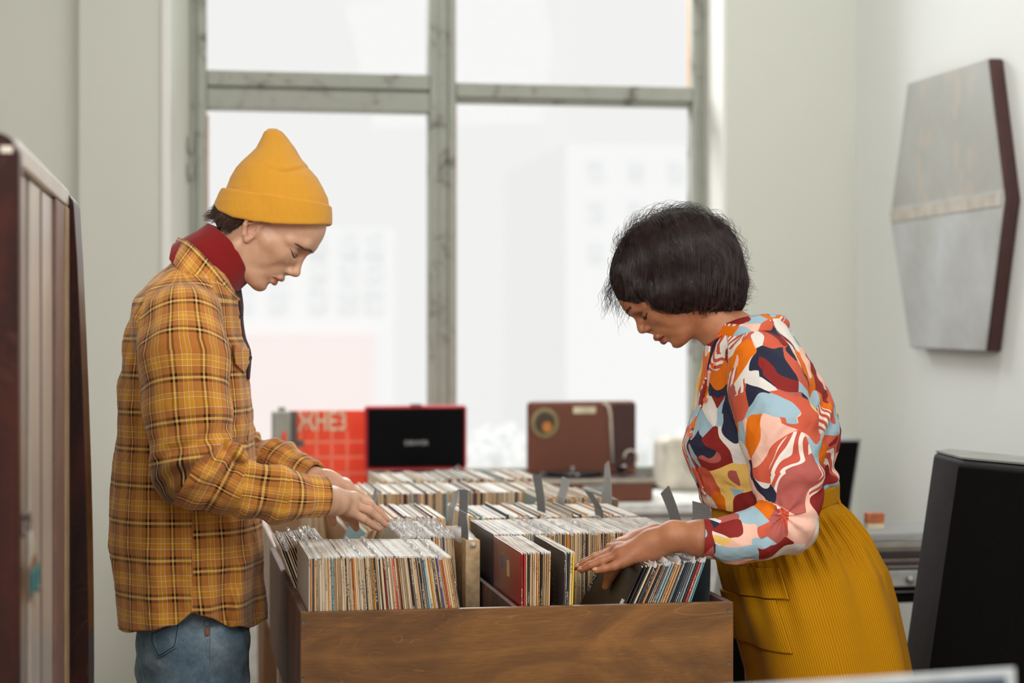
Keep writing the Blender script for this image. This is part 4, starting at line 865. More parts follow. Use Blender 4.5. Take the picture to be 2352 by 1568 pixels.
def glass(name, tint, gl=.06, rough=.0, dens=.0):
    t = NT(name); t.n.remove(t.b); tr = t.nd('ShaderNodeBsdfTransparent', i_Color=tint); g = t.nd('ShaderNodeBsdfGlossy', i_Roughness=rough); mx = t.nd('ShaderNodeMixShader'); mx.inputs[0].default_value = gl
    t.put(mx.inputs[1], tr); t.put(mx.inputs[2], g); o = mx
    if dens:
        df = t.nd('ShaderNodeBsdfDiffuse', i_Color=(.9, .9, .9, 1)); m2 = t.nd('ShaderNodeMixShader'); m2.inputs[0].default_value = dens; t.put(m2.inputs[1], mx); t.put(m2.inputs[2], df); o = m2
    t.t.links.new(o.outputs[0], t.out.inputs[0]); return t.m
M['glass'] = glass('window_glass', (.997, .997, .997, 1), .004); M['film'] = glass('clear_film', (.99, .99, .99, 1), .16, .16, .42); M['lid'] = glass('smoked_lid', (.7, .72, .72, 1), .15, .05, .25)
def hexface():
    t = NT('faded_painted_panel'); co = t.coord('Object'); sp = t.nd('ShaderNodeSeparateXYZ'); t.put(sp.inputs[0], co)
    n = t.noise(co, 5, 5, .6); v = t.nd('ShaderNodeTexVoronoi', i_Scale=16.0); t.put(v.inputs['Vector'], t.coord('Object', scale=(1, 1.2, .7)))
    c = t.ramp(n, [(.3, S((170, 170, 166))), (.7, S((194, 196, 198)))])
    up = t.math('GREATER_THAN', sp.outputs[2], .03); cen = t.math('MULTIPLY', up, t.math('LESS_THAN', t.math('ABSOLUTE', sp.outputs[1]), .24)); sm = t.math('MULTIPLY', cen, t.math('LESS_THAN', v.outputs['Distance'], .42))
    c = t.mix(t.math('MULTIPLY', up, .6), c, S((156, 154, 144))); c = t.mix(t.math('MULTIPLY', sm, .5), c, S((188, 172, 156)))
    t.P(Base_Color=c, Roughness=.5); return t.m
M['hex'] = hexface()

def text(name, body, size, mat, parent, loc, rot, ext=.0005, align='LEFT', bold=0):
    cu = bpy.data.curves.new(name, 'FONT'); cu.body = body; cu.size = size; cu.extrude = ext; cu.align_x = align; cu.offset = bold; cu.materials.append(mat)
    tmp = bpy.data.objects.new('t', cu); COL.objects.link(tmp); dg = bpy.context.evaluated_depsgraph_get(); me = bpy.data.meshes.new_from_object(tmp.evaluated_get(dg)); bpy.data.objects.remove(tmp)
    o = link(name, me, None, parent); o.location = loc; o.rotation_euler = rot; return o

# ================================================================ room shell
YW, YF, XR, XL, HC = 6.98, 7.20, 2.533, -2.6, 3.6
def make_room():
    xo0, xo1 = onY(378, 400, YW)[0], onY(1660, 400, YW)[0]; xi0, xi1 = onY(437, 400, YF)[0], onY(1622, 400, YF)[0]
    ZS, ZT = .81, 3.35
    struct('floor', MB().box((XL-.3, -1.2, -.1), (XR+.3, YW+.6, 0)), M['floor'])
    struct('ceiling', MB().box((XL-.3, -1.2, HC), (XR+.3, YW+.6, HC+.15)), M['ceil'])
    xp = onY(182, 400, YW)[0]
    w = MB()
    w.box((XL, YW+.06, 0), (xp, YW+.5, HC)); w.box((xp, YW, 0), (xo0-.0, YW+.5, HC))
    w.box((xo1, YW, 0), (XR+.2, YW+.5, HC)); w.box((xo0, YW, 0), (xo1, YW+.5, ZS)); w.box((xo0, YW, ZT), (xo1, YW+.5, HC))
    w.prism([(xo0-.001, YW+.02), (xi0, YF), (xi0, YW+.5), (xo0-.001, YW+.5)], ZS, ZT)
    w.prism([(xi1, YF), (xo1+.001, YW+.02), (xo1+.001, YW+.5), (xi1, YW+.5)], ZS, ZT)
    struct('wall_back', w, M['wall'])
    struct('wall_right', MB().box((XR, -1.2, 0), (XR+.2, YW, HC)), M['wall2'])
    struct('wall_left', MB().box((XL-.2, -1.2, 0), (XL, YW+.5, HC)), M['wall'])
    struct('trim_1', MB().box((xo0-.012, YW-.012, ZS), (xo0+.02, YW+.03, ZT)), M['reveal'], bevel=.005)  # corner bead whitened, its window light is put into the colour
    struct('trim_2', MB().prism([(xo1-.0025, YW-.004), (xo1+.012, YW-.004), (xo1+.012, YW), (xi1-.002, YF), (xi1-.006, YF)], ZS, ZT), M['reveal'])  # whitened sheet over the right reveal, window light painted in
    struct('baseboard_back', MB().box((xp, YW-.02, 0), (XR, YW, .12)), M['white']); struct('baseboard_right', MB().box((XR-.02, -1.2, 0), (XR, YW, .12)), M['white'])
    # deep sill the players stand on
    sl = MB(); sl.box((xo0+.02, 6.40, ZS-.035), (xo1+.12, YF, ZS)); sl.box((xo0+.04, 6.46, 0), (xo1+.08, 6.50, ZS-.035)); sl.box((xo0+.04, 6.46, 0), (xo0+.07, YW, ZS-.035)); sl.box((xo1+.05, 6.46, 0), (xo1+.08, YW, ZS-.035))
    struct('trim_3', sl, M['white'], bevel=.006)
    # window
    win = empty('window_1', (0, 0, 0)); win['kind'] = 'structure'
    X = lambda px: onY(px, 205, YF)[0]; Z = lambda py, px=1000: onY(px, py, YF)[2]
    fr = MB(); d0, d1 = YF-.01, YF+.07
    def bar(x0, x1, z0, z1, o=0): fr.box((x0, d0+o, z0), (x1, d1, z1))
    bar(X(437), X(455), ZS, ZT, .0); bar(X(452), X(475), ZS, ZT, -.02)
    bar(X(985), X(1004), ZS, ZT, -.02); bar(X(1002), X(1030), ZS, ZT, 0.0); bar(X(1028), X(1046), ZS, ZT, -.012)
    bar(X(1588), X(1604), ZS, ZT, -.01); bar(X(1602), xi1, ZS, ZT, 0.01)
    zl = lambda py: onY(730, py, YF)[2]; zr = lambda py: onY(1320, py, YF)[2]
    bar(X(475), X(985), zl(204), zl(167), -.02); bar(X(455), X(1004), zl(212), zl(200), .005); bar(X(475), X(985), zl(255), zl(210), -.02)
    bar(X(1046), X(1588), zr(230), zr(196), -.015); bar(X(1046), X(1588), zr(240), zr(228), .01)
    bar(X(475), X(985), ZS, ZS+.10, -.02); bar(X(1046), X(1588), ZS, ZS+.07, -.01); bar(X(437), xi1, ZT-.08, ZT, 0)
    fo = fr.build('window_frame', M['frame'], win, bevel=.007)
    ins = MB(); 
    for x, z0, z1 in ((X(477), zl(1200), zl(268)), (X(1044), zr(190), ZT), (X(1049), ZS, zr(245)), (X(1590), zr(190), ZT)): ins.box((x-.004, YF+.03, max(z0, ZS)), (x+.004, YF+.06, z1))
    ins.build('bare_wood_edge', simple('bare_wood', (206, 150, 92), .7), win)
    gl = MB(); gl.box((X(470), YF+.035, ZS+.02), (X(1000), YF+.039, ZT-.02)); gl.box((X(1036), YF+.035, ZS+.02), (X(1600), YF+.039, ZT-.02)); gl.build('pane', M['glass'], win)
    h = MB()
    for z in (zl(400), zl(340)): h.tube([(X(437), YF-.035, z-.03), (X(437), YF-.035, z+.03)], .008)
    h.build('hinge', M['frame'], win, smooth=True)
    # outside
    g = struct('ground', MB().box((-30, 9.5, -3.2), (40, 60, -3)), M['snow'])
    b = empty('apartment_building', (2, 30, -3), 0, 'pale building across the street, washed out beyond the left window casement', 'building')
    def at30(px, py, Y=30): p = onY(px, py, Y); return (p[0]-2, p[1]-30, p[2]+3)
    a0 = at30(500, 520); a1 = at30(905, 1100); mb = MB().box((a0[0], 0, 0), (a1[0], 8, a0[2])); mb.build('wall', M['facade'], b)
    p0 = at30(560, 768, 29.8); p1 = at30(855, 1100, 29.8); MB().box((p0[0], -.2, 0), (p1[0], 0, p0[2])).build('ground_floor_panel', M['pink'], b)
    for px in (560, 640, 730, 800, 860):
        for py in (560, 620, 690):
            c = at30(px, py); w_ = MB().box((c[0]-.14, -.03, c[2]-.18), (c[0]+.14, .05, c[2]+.18)).build('window', M['glassdark'], b)
    b2 = empty('apartment_building', (10, 42, -3), 0, 'faint white block outside, seen through the right window casement', 'building')
    q0 = onY(1300, 330, 42); q1 = onY(1700, 330, 42); MB().box((q0[0]-10, 0, 0), (q1[0]-10, 8, q0[2]+3)).build('wall', M['facade'], b2)
    for i in range(4):
        for j in range(3): MB().box((q0[0]-10+.5+i*.9, -.03, q0[2]+3-.8-j*.9), (q0[0]-10+.85+i*.9, .03, q0[2]+3-.35-j*.9)).build('window', M['glassdark'], b2)
    bs, lo = [], []
    r_ = random.Random(2)
    for (px, py, n, lb) in ((1150, 1020, 7, 'low snow-covered bush outside the window between the red and the brown record player'), (1560, 1010, 6, 'low snow-covered bush outside the window beyond the right edge of the brown record player')):
        c = onY(px, py, 12); pr = [ell((c[0]+r_.uniform(-.22, .22), 12+r_.uniform(-.2, .2), c[2]-.12+r_.uniform(-.1, .1)), (.14+r_.random()*.08,)*3, k=.08) for _ in range(n)]+[cone((c[0], 12, -3.02), (c[0], 12, c[2]-.15), .2, .2, .1)]
        o = part_sdf('bush', pr, (c[0]-.7, 11.4, -3.04), (c[0]+.7, 12.6, c[2]+.4), .03, M['snow'], None, disp=lambda P: .04*wob(P, 12, 3)); tag(o, lb, 'bush')
def make_hex():
    xf = XR-.055
    P = [onX(px, py, xf) for px, py in ((2085, 190), (2267, 133), (2306, 456), (2262, 808), (2090, 800), (2045, 498))]
    c = (xf, sum(p[1] for p in P)/6, (P[2][2]+P[5][2])/2)
    r = empty('wall_panel', (XR, c[1], c[2]), 0, 'hexagonal grey wall panel with faded painted upper half and dark brown edge, hung on the right wall', 'wall panel')
    f = [(p[1]-c[1], p[2]-c[2]) for p in P]; n = 6
    def slab(name, x0, x1, sc, mat, bev=.004):
        v = [(x0, y*sc, z*sc) for y, z in f]+[(x1, y*sc, z*sc) for y, z in f]
        return MB().add(v, [tuple(range(n)), tuple(range(2*n-1, n-1, -1))]+[(i, i+n, (i+1) % n+n, (i+1) % n) for i in range(n)]).build(name, mat, r, bevel=bev)
    slab('case', -.048, 0.0, 1.0, M['dbrown'], .008); slab('front_board', -.057, -.048, .995, M['hex'])
    (y0, z0), (y1, z1) = f[5], f[2]; y0 *= .97; y1 *= .97
    MB().add([(-.060, y0, z0-.02), (-.060, y1, z1-.02), (-.060, y1, z1+.02), (-.060, y0, z0+.02), (-.056, y0, z0-.02), (-.056, y1, z1-.02), (-.056, y1, z1+.02), (-.056, y0, z0+.02)], [(0, 3, 2, 1), (4, 5, 6, 7), (0, 1, 5, 4), (1, 2, 6, 5), (2, 3, 7, 6), (3, 0, 4, 7)]).build('cross_strip', simple('beige_strip', (186, 178, 166), .6), r)
def make_speakers():
    def spk(Pts, ztop, lean, label, strip=True):
        base = (sum(p[0] for p in Pts)/len(Pts), sum(p[1] for p in Pts)/len(Pts))
        r = empty('loudspeaker', (base[0], base[1], 0), 0, label, 'loudspeaker', None)
        T = [(p[0]-base[0], p[1]-base[1]) for p in Pts]; Bt = [(x-(lean if i in (0, 1, 2) else 0), y) for i, (x, y) in enumerate(T)]
        MB().prism(Bt, 0.0, ztop, 0, T).build('cabinet', M['blackpl'], r, bevel=.012)
        MB().prism([(x*.985+.002, y*.985) for x, y in T], ztop, ztop+.004).build('top_cap', simple('top_cap_grey', (150, 152, 146), .5), r)
        # grille over the broad front (edge 1-2)
        (x1, y1), (x2, y2) = T[1], T[2]; nx, ny = (y2-y1), -(x2-x1); Ln = math.hypot(nx, ny); nx, ny = nx/Ln*.014, ny/Ln*.014
        if nx > 0: nx, ny = -nx, -ny
        ex, ey = (x2-x1)/Ln*.012, (y2-y1)/Ln*.012
        v = []
        for zz in (0.05, ztop-.012):
            f = 1-zz/ztop; dx = -lean*f
            v += [(x1+dx+ex, y1+ey, zz), (x2+dx-ex, y2-ey, zz), (x2+dx-ex+nx, y2-ey+ny, zz), (x1+dx+ex+nx, y1+ey+ny, zz)]
        MB().add(v, [(0, 3, 2, 1), (4, 5, 6, 7), (0, 1, 5, 4), (1, 2, 6, 5), (2, 3, 7, 6), (3, 0, 4, 7)]).build('grille', M['black'], r, bevel=.006)
        return r
    A = room(.947, 4.40); B = room(.953, 4.17); C = room(1.22, 3.60); D = (C[0]+.075, C[1]+.03); E = (A[0]+.06, A[1]+.07)
    spk([A, B, C, D, E], 1.118, .17, 'large black loudspeaker with a charcoal side strip, standing at the right edge')
    A = room(.955, 5.62); B = room(.87, 5.60); C = room(.80, 5.5)
    a = room(1.02, 5.80); b = room(1.0, 5.62); 
    r = empty('loudspeaker', (a[0]-.205, a[1]-.1, 0), 0, 'black loudspeaker leaning behind the patterned blouse beside the right wall', 'loudspeaker')
    o = r.location; p = [(-.16, -.11), (.15, -.10), (.165, .10), (-.15, .14)]; lean = .17
    MB().prism([(x-lean, y) for x, y in p], 0, 1.085, 0, p).build('cabinet', simple('pale_grey_side', (150, 150, 150), .6), r, bevel=.008)
    q_ = [(-.155, -.135), (.135, -.115), (.135, -.10), (-.155, -.115)]; MB().prism([(x-lean*.97, y) for x, y in q_], .03, 1.075, 0, [(x, y) for x, y in q_]).build('grille', M['black'], r, bevel=.004)
def make_hifi():
    x0, x1, y0, y1 = 1.58, 2.22, 4.92, 5.32; c = ((x0+x1)/2, (y0+y1)/2)
    r = empty('hifi_rack', (c[0], c[1], 0), 0, 'low black shelf unit holding audio gear by the right wall', 'rack'); w, d = (x1-x0)/2, (y1-y0)/2
    MB().box((-w, -d, .672), (w, d, .69)).build('top_shelf', M['black'], r, bevel=.003); MB().box((-w, -d, .30), (w, d, .32)).build('lower_shelf', M['black'], r, bevel=.003)
    for sx in (-1, 1):
        for sy in (-1, 1): MB().box((sx*(w-.02)-.02, sy*(d-.02)-.02, 0), (sx*(w-.02)+.02, sy*(d-.02)+.02, .672)).build('leg', M['black'], r, bevel=.003)
    a = empty('amplifier', (c[0], c[1]-.02, .69), 0, 'flat silver amplifier under the stack of lying records', 'amplifier'); MB().box((-.28, -.17, .006), (.28, .17, .066)).build('case', M['silver'], a, bevel=.004)
    MB().box((-.27, -.176, .012), (.27, -.17, .024)).build('display_strip', M['black'], a)
    for k in range(4): MB().lathe([(.012, 0), (.011, .012), (.0, .013)], n=18).build('knob', M['silver'], a, smooth=True, loc=(-.2+k*.12, -.17, .042), rot=(math.pi/2, 0, 0))
    for sx in (-.22, .22): MB().box((sx-.02, -.14, 0), (sx+.02, .14, .006)).build('foot', M['black'], a)
    z = .756; cols = [(60, 52, 54), (140, 128, 118), (40, 36, 38), (96, 84, 80), (150, 138, 128), (44, 40, 42), (110, 96, 92), (60, 54, 56), (130, 122, 112)]
    for k, cl in enumerate(cols):
        o = MB().box((-.157, -.157, 0), (.157, .157, .0055)).build('record_sleeve', simple('lying_sleeve', cl, .5), None, bevel=.0008, loc=(c[0]+RNG.uniform(-.012, .012), c[1]-.02+RNG.uniform(-.006, .006), z)); z += .0062
        tag(o, 'record sleeve lying flat in the pile on the silver amplifier by the right wall', 'record', 'records lying flat on the amplifier')
    t = empty('turntable', (c[0], c[1]-.01, z), 0, 'slim grey turntable with translucent lid on top of the pile near the right wall', 'turntable')
    MB().box((-.2, -.16, 0), (.2, .16, .018)).build('plinth', M['grey'], t, bevel=.004); MB().lathe([(.14, 0), (.14, .005), (0, .006)], n=48).build('platter', M['vinyl'], t, smooth=False, loc=(-.03, 0, .018)); MB().box((-.2, -.16, .019), (.2, .16, .042)).build('dust_cover', M['lid'], t, bevel=.004)
    bp = atd(2008, 1225, 5.33); o = empty('small_box', (bp[0], bp[1], z+.042), 0, 'small orange and cream box standing on the turntable lid behind the skirt', 'box'); MB().box((-.024, -.015, 0), (.024, .015, .014)).build('base', M['cream'], o); MB().box((-.024, -.015, .014), (.024, .015, .042)).build('carton', M['orangebox'], o, bevel=.002)
def make_cabinet():
    C0 = room(-.600, 2.4); C1 = room(-.754, 3.4); ang = math.atan2(C1[1]-C0[1], C1[0]-C0[0])
    r = empty('wardrobe', (C0[0], C0[1], 0), ang, 'tall dark polished wooden cabinet with doors paled by window sheen cut by the left edge', 'cabinet')
    # local x runs along the front (away from the camera), local y into the cabinet
    ZT = 1.63
    def gable(x0, x1, y0, y1, z1, rad, name, bulge=0):
        n = 10; prof = [(y0, 0)]+([(y0-bulge*math.sin(math.pi*i/14), z1*(i/14)) for i in range(1, 14)] if bulge else [])+[(y0+rad-rad*math.cos(a), z1-rad+rad*math.sin(a)) for a in [math.pi/2*i/n for i in range(n+1)]]+[(y1, z1), (y1, 0)]
        k = len(prof); v = [(x0, y, z) for y, z in prof]+[(x1, y, z) for y, z in prof]
        return MB().add(v, [tuple(range(k)), tuple(range(2*k-1, k-1, -1))]+[(i, i+k, (i+1) % k+k, (i+1) % k) for i in range(k)]).build(name, M['dwood'], r, bevel=.002)
    gable(-.035, .0, 0, .60, ZT, .03, 'side_panel'); gable(.862, 1.02, -.004, .60, ZT-.004, .03, 'side_panel', .024)
    MB().box((0, .004, ZT-.034), (.862, .60, ZT-.006)).build('top_board', M['veneer'], r, bevel=.004)
    MB().box((0, .58, .1), (.90, .60, ZT-.03)).build('back_panel', M['dwood'], r); MB().box((0, .02, .08), (.90, .60, .12)).build('base_board', M['dwood'], r)
    d1 = MB().box((.004, .014, .12), (.19, .034, ZT-.036)).build('door', M['veneer'], r, bevel=.003)
    MB().box((.19, .016, .12), (.245, .05, ZT-.036)).build('door_gap_strip', M['dwood'], r)
    d2 = MB().box((.245, .012, .12), (.62, .034, ZT-.036)).build('door', M['veneer'], r, bevel=.003); MB().box((.40, .010, .12), (.408, .013, ZT-.04)).build('bead', simple('veneer_line', (110, 98, 90), .4), d2)
    MB().box((.62, .006, .12), (.79, .034, ZT-.036)).build('stile', simple('reddish_stile', (122, 92, 84), .4), r, bevel=.003); MB().box((.79, .003, .12), (.862, .034, ZT-.036)).build('stile', simple('golden_stile', (160, 134, 100), .4), r, bevel=.003)
    # ring pull, string, tag and key
    def P(px, py): a = (px-CX)/FOC; t = (-.6-2.4*a)/(a+.154); t = max(.01, t); dep = 2.4+t*.99; return (t*1.01, CZ-(py-HY)/FOC*dep)
    zz = lambda py: CZ-(py-HY)/FOC*2.5
    rp = [(.055, zz(1186)), (.135, zz(1184)), (.150, zz(1200)), (.135, zz(1224)), (.055, zz(1224)), (.042, zz(1215)), (.042, zz(1195)), (.055, zz(1186))]
    MB().tube([(x, .004, z) for x, z in rp], .0014, 6).build('ring_pull', simple('blackened_metal', (60, 50, 44), .4, .7), d1, smooth=True)
    MB().box((.07, .000, zz(1190)), (.12, .014, zz(1178))).build('pull_plate', M['dbrown'], d1, bevel=.001)
    tg = empty('key_tag', (0, 0, 0), 0, 'teal and brown paper tag with a key hanging by string from the cabinet at left', 'tag')
    tg.matrix_world = Matrix.Translation((C0[0], C0[1], 0)) @ Matrix.Rotation(ang, 4, 'Z')
    MB().tube([(.125, .001, zz(1222)), (.123, -.001, zz(1240)), (.128, -.001, zz(1262)), (.122, -.001, zz(1284))], [.0012, .0016, .0012, .0014], 6).build('string', M['string'], tg, smooth=True)
    def card(name, pts, mat, y=-.002, th=.0015):
        n = len(pts); v = [(x, y, z) for x, z in pts]+[(x, y-th, z) for x, z in pts]; return MB().add(v, [tuple(range(n-1, -1, -1)), tuple(range(n, 2*n))]+[(i, (i+1) % n, (i+1) % n+n, i+n) for i in range(n)]).build(name, mat, tg)
    card('card', [(.055, zz(1298)), (.155, zz(1280)), (.175, zz(1305)), (.172, zz(1362)), (.055, zz(1374))], M['kraft'])
    card('teal_label', [(.058, zz(1306)), (.176, zz(1306)), (.195, zz(1335)), (.185, zz(1361)), (.058, zz(1362))], M['teal'], -.004)
    for i, (x, s_) in enumerate(((.085, 'ЕЕРМО'), (.145, 'КЕРО'))): text('lettering', s_, .012, M['blackmat'], tg, (x-.012, -.0062, zz(1312 if i == 0 else 1312)), (math.pi/2, math.pi/2, 0), .0002)
    MB().tube([(.150, -.003, zz(1362)), (.185, -.003, zz(1376)), (.205, -.003, zz(1369))], [.0022, .0022, .0018], 8).build('key', M['screw'], tg, smooth=True)
    c_ = MB().box((-.0005, 0, 0), (.0005, .014, .008)); st = c_.build('price_sticker', M['stickr'], None); st.parent = r; st.location = (-.036, .008, zz(0)*0+1.617-.012)
def make_sill():
    ZS = .81
    X = lambda px, Y: onY(px, 1000, Y)[0]; Z = lambda py, Y, px=1000: onY(px, py, Y)[2]
    # red record player
    Y = 6.72; x0, x1 = X(838, Y), X(1073, Y); zt = Z(931, Y, 955); xc = (x0+x1)/2; hw = (x1-x0)/2
    r = empty('record_player', (xc, Y-.13, ZS), 0, 'red suitcase record player with open lid and black lining on the sill', 'record player')
    MB().box((-hw, -.13, .0), (hw, .13, .09)).build('base', M['red'], r, bevel=.01); MB().box((-hw+.012, -.118, .088), (hw-.012, .118, .095)).build('deck', M['blackmat'], r, bevel=.003)
    MB().lathe([(.095, 0), (.095, .008), (0, .009)], n=40).build('platter', M['vinyl'], r, loc=(-.02, 0, .095))
    MB().tube([(hw-.04, .08, .097), (hw-.04, .08, .115), (hw-.05, 0, .115), (hw-.08, -.05, .11)], .005, 8).build('tonearm', M['grey'], r, smooth=True)
    h = zt-ZS; lid = MB().box((-hw, .13, .10), (hw, .165, h)).build('lid', M['red'], r, bevel=.012); MB().box((-hw+.009, .126, .11), (hw-.009, .14, h-.009)).build('lining', M['blackmat'], lid, bevel=.004)
    text('lettering', 'DENVER', .022, M['greyt'], lid, (0, .1255, Z(1021, Y)-ZS), (math.pi/2, 0, 0), .0003, 'CENTER', .0006)
    MB().box((-.02, .13, h), (.02, .15, h+.006)).build('latch', M['grey'], lid, bevel=.002)
    # orange poster board
    Y = 6.86; x0, x1 = X(672, Y), X(842, Y); xl = X(650, Y); zt = Z(943, Y, 760)
    r = empty('poster_board', ((x0+x1)/2, Y, ZS), 0, 'bright orange-red board with grid lines and big cream letters, left of the red record player', 'board')
    ox = (x0+x1)/2; h = zt-ZS; MB().box((xl-ox, 0, 0), (x1-ox, .03, h)).build('board', M['poster'], r, bevel=.002)
    g = MB()
    for px in (690, 727, 762, 797): g.box((X(px, Y)-ox-.004, -.0012, 0), (X(px, Y)-ox+.004, 0, Z(986, Y)-ZS))
    for py in (1012, 1047, 1084): g.box((xl-ox, -.0014, Z(py, Y)-ZS-.005), (x1-ox, -.0001, Z(py, Y)-ZS+.005))
    g.build('grid_lines', M['grid'], r)
    text('lettering', 'ЖНЕ3', .088, M['cream'], r, (X(684, Y)-ox, -.0025, Z(985, Y)-ZS), (math.pi/2, 0, 0), .0008, 'LEFT', .0016).scale = (.70, 1, 1)
    MB().box((X(664, Y)-ox, -.004, Z(1022, Y)-ZS), (X(682, Y)-ox, 0, h)).box((X(680, Y)-ox, -.004, Z(1022, Y)-ZS), (X(698, Y)-ox, 0, Z(1008, Y)-ZS)).build('dark_print', simple('dark_grey_print', (92, 92, 90), .6), r)
    # grey slab at its left
    Y2 = 6.72; r = empty('storage_tin', (X(646, Y2), Y2, ZS), 0, 'grey metal tin with a reddish stripe left of the orange board on the sill', 'tin'); w = (X(668, Y2)-X(626, Y2))/2; zt = Z(944, Y2, 646)-ZS
    MB().box((-w, -.03, 0), (w, .05, zt)).build('body', M['grey'], r, bevel=.008); MB().box((.0, -.034, .06), (w*.5, -.03, zt-.07)).build('stripe', M['poster'], r, bevel=.001)
    MB().box((-.01, -.01, zt), (.014, .02, zt+.014)).build('knob', M['grey'], r, bevel=.003)
    # brown record player
    Y = 6.62; x0, x1 = X(1240, Y-.13), X(1500, Y-.13); zb = ZS; hb = Z(1100, Y-.13, 1370)-ZS; xc, hw = (x0+x1)/2, (x1-x0)/2
    r = empty('record_player', (xc, Y, ZS), 0, 'vintage brown record player with raised lid and round emblem on the right of the sill', 'record player')
    MB().box((-hw, -.14, 0), (hw, .16, hb-.012)).build('base', M['brown'], r, bevel=.012); MB().box((-hw-.002, -.142, hb-.014), (hw+.002, .162, hb)).build('rim', simple('pale_rim', (176, 166, 150), .4), r, bevel=.003)
    MB().box((-hw+.01, -.13, hb), (hw-.01, .15, hb+.003)).build('deck', M['dbrown'], r)
    MB().box((-.05, -.146, hb-.045), (.03, -.14, hb-.02)).build('clasp', M['silver'], r, bevel=.003)
    pc = X(1315, Y)-xc; MB().lathe([(.105, 0), (.11, .008), (.108, .016), (0, .018)], n=56).build('platter', M['vinyl'], r, smooth=False, loc=(pc, 0, hb+.003)); MB().lathe([(.006, 0), (.006, .012), (.003, .014), (0, .014)], n=16).build('spindle', M['silver'], r, loc=(pc, 0, hb+.02))
    MB().tube([(hw-.05, .08, hb), (hw-.05, .08, hb+.03), (hw-.07, 0, hb+.032), (hw-.10, -.06, hb+.028)], .0055, 8).build('tonearm', M['beige'], r, smooth=True)
    MB().box((hw-.11, -.09, hb+.02), (hw-.085, -.05, hb+.036)).build('headshell', M['blackmat'], r, bevel=.002)
    ly = .16; lx0, lx1 = X(1214, Y+ly)-xc, X(1463, Y+ly)-xc; zt = Z(921, Y+ly, 1340)-ZS; lid = MB().box((lx0, ly, hb-.01), (lx1, ly+.05, zt)).build('lid', M['brown'], r, bevel=.016); XX = lambda px: X(px, Y+ly)-xc; ZZ = lambda py: Z(py, Y+ly, 1340)-ZS
    MB().box((XX(1409), ly-.004, hb+.02), (lx1-.006, ly, zt-.01)).build('speaker_panel', M['dbrown'], lid, bevel=.001)
    MB().tube([(XX(1385), ly-.003, zt-.007), (XX(1396), ly-.005, zt-.016), (XX(1401), ly-.006, zt-.05), (XX(1406), ly-.006, hb+.03)], [.004, .006, .006, .005], 8).build('strap', M['beige'], lid, smooth=True)
    em = MB().lathe([(.052, 0), (.052, .004), (.040, .006), (.040, .002), (0, .002)], n=40).build('emblem', M['olive'], lid, loc=(XX(1251), ly-.001, ZZ(970)), rot=(math.pi/2, 0, 0)); em.scale = (.94, 1.02, 1)
    MB().lathe([(.037, 0), (.037, .003), (0, .003)], n=36).build('emblem_field', simple('emblem_dark', (78, 62, 44), .5), em, loc=(0, 0, .002)); e2 = MB().lathe([(.018, 0), (.018, .002), (0, .002)], n=30).build('emblem_centre', M['orange'], em, loc=(.008, -.014, .005))
    bd = MB().box((XX(1316), ly-.005, ZZ(950)), (XX(1368), ly, ZZ(934))).build('name_badge', M['cream'], lid, bevel=.003)
    lp = [(XX(1430)+.045*(1-math.cos(a))*.55, ly-.01, ZZ(1052)+.028*math.sin(a)) for a in [math.pi*1.3*i/12 for i in range(13)]]; MB().tube([(p[0], p[1]-.01, p[2]) for p in lp], .004, 8).build('cable', M['beige'], r, smooth=True)
    # beige radio
    Y = 6.95; x0, x1 = X(1512, Y), X(1625, Y); r = empty('radio', ((x0+x1)/2, Y, ZS), 0, 'rounded beige radio at the right end of the sill, partly behind the blouse', 'radio'); hw = (x1-x0)/2; zt = Z(1003, Y, 1560)-ZS
    MB().box((-hw, -.08, 0), (hw, .1, zt)).build('case', M['beige'], r, bevel=.03, seg=5); MB().lathe([(.05, 0), (.05, .004), (.044, .005), (0, .005)], n=36).build('dial', simple('dial_grey', (176, 176, 164), .4), r, loc=(.03, -.08, zt*.55), rot=(math.pi/2, 0, 0))
    Y = 6.70; x0 = X(1432, Y)
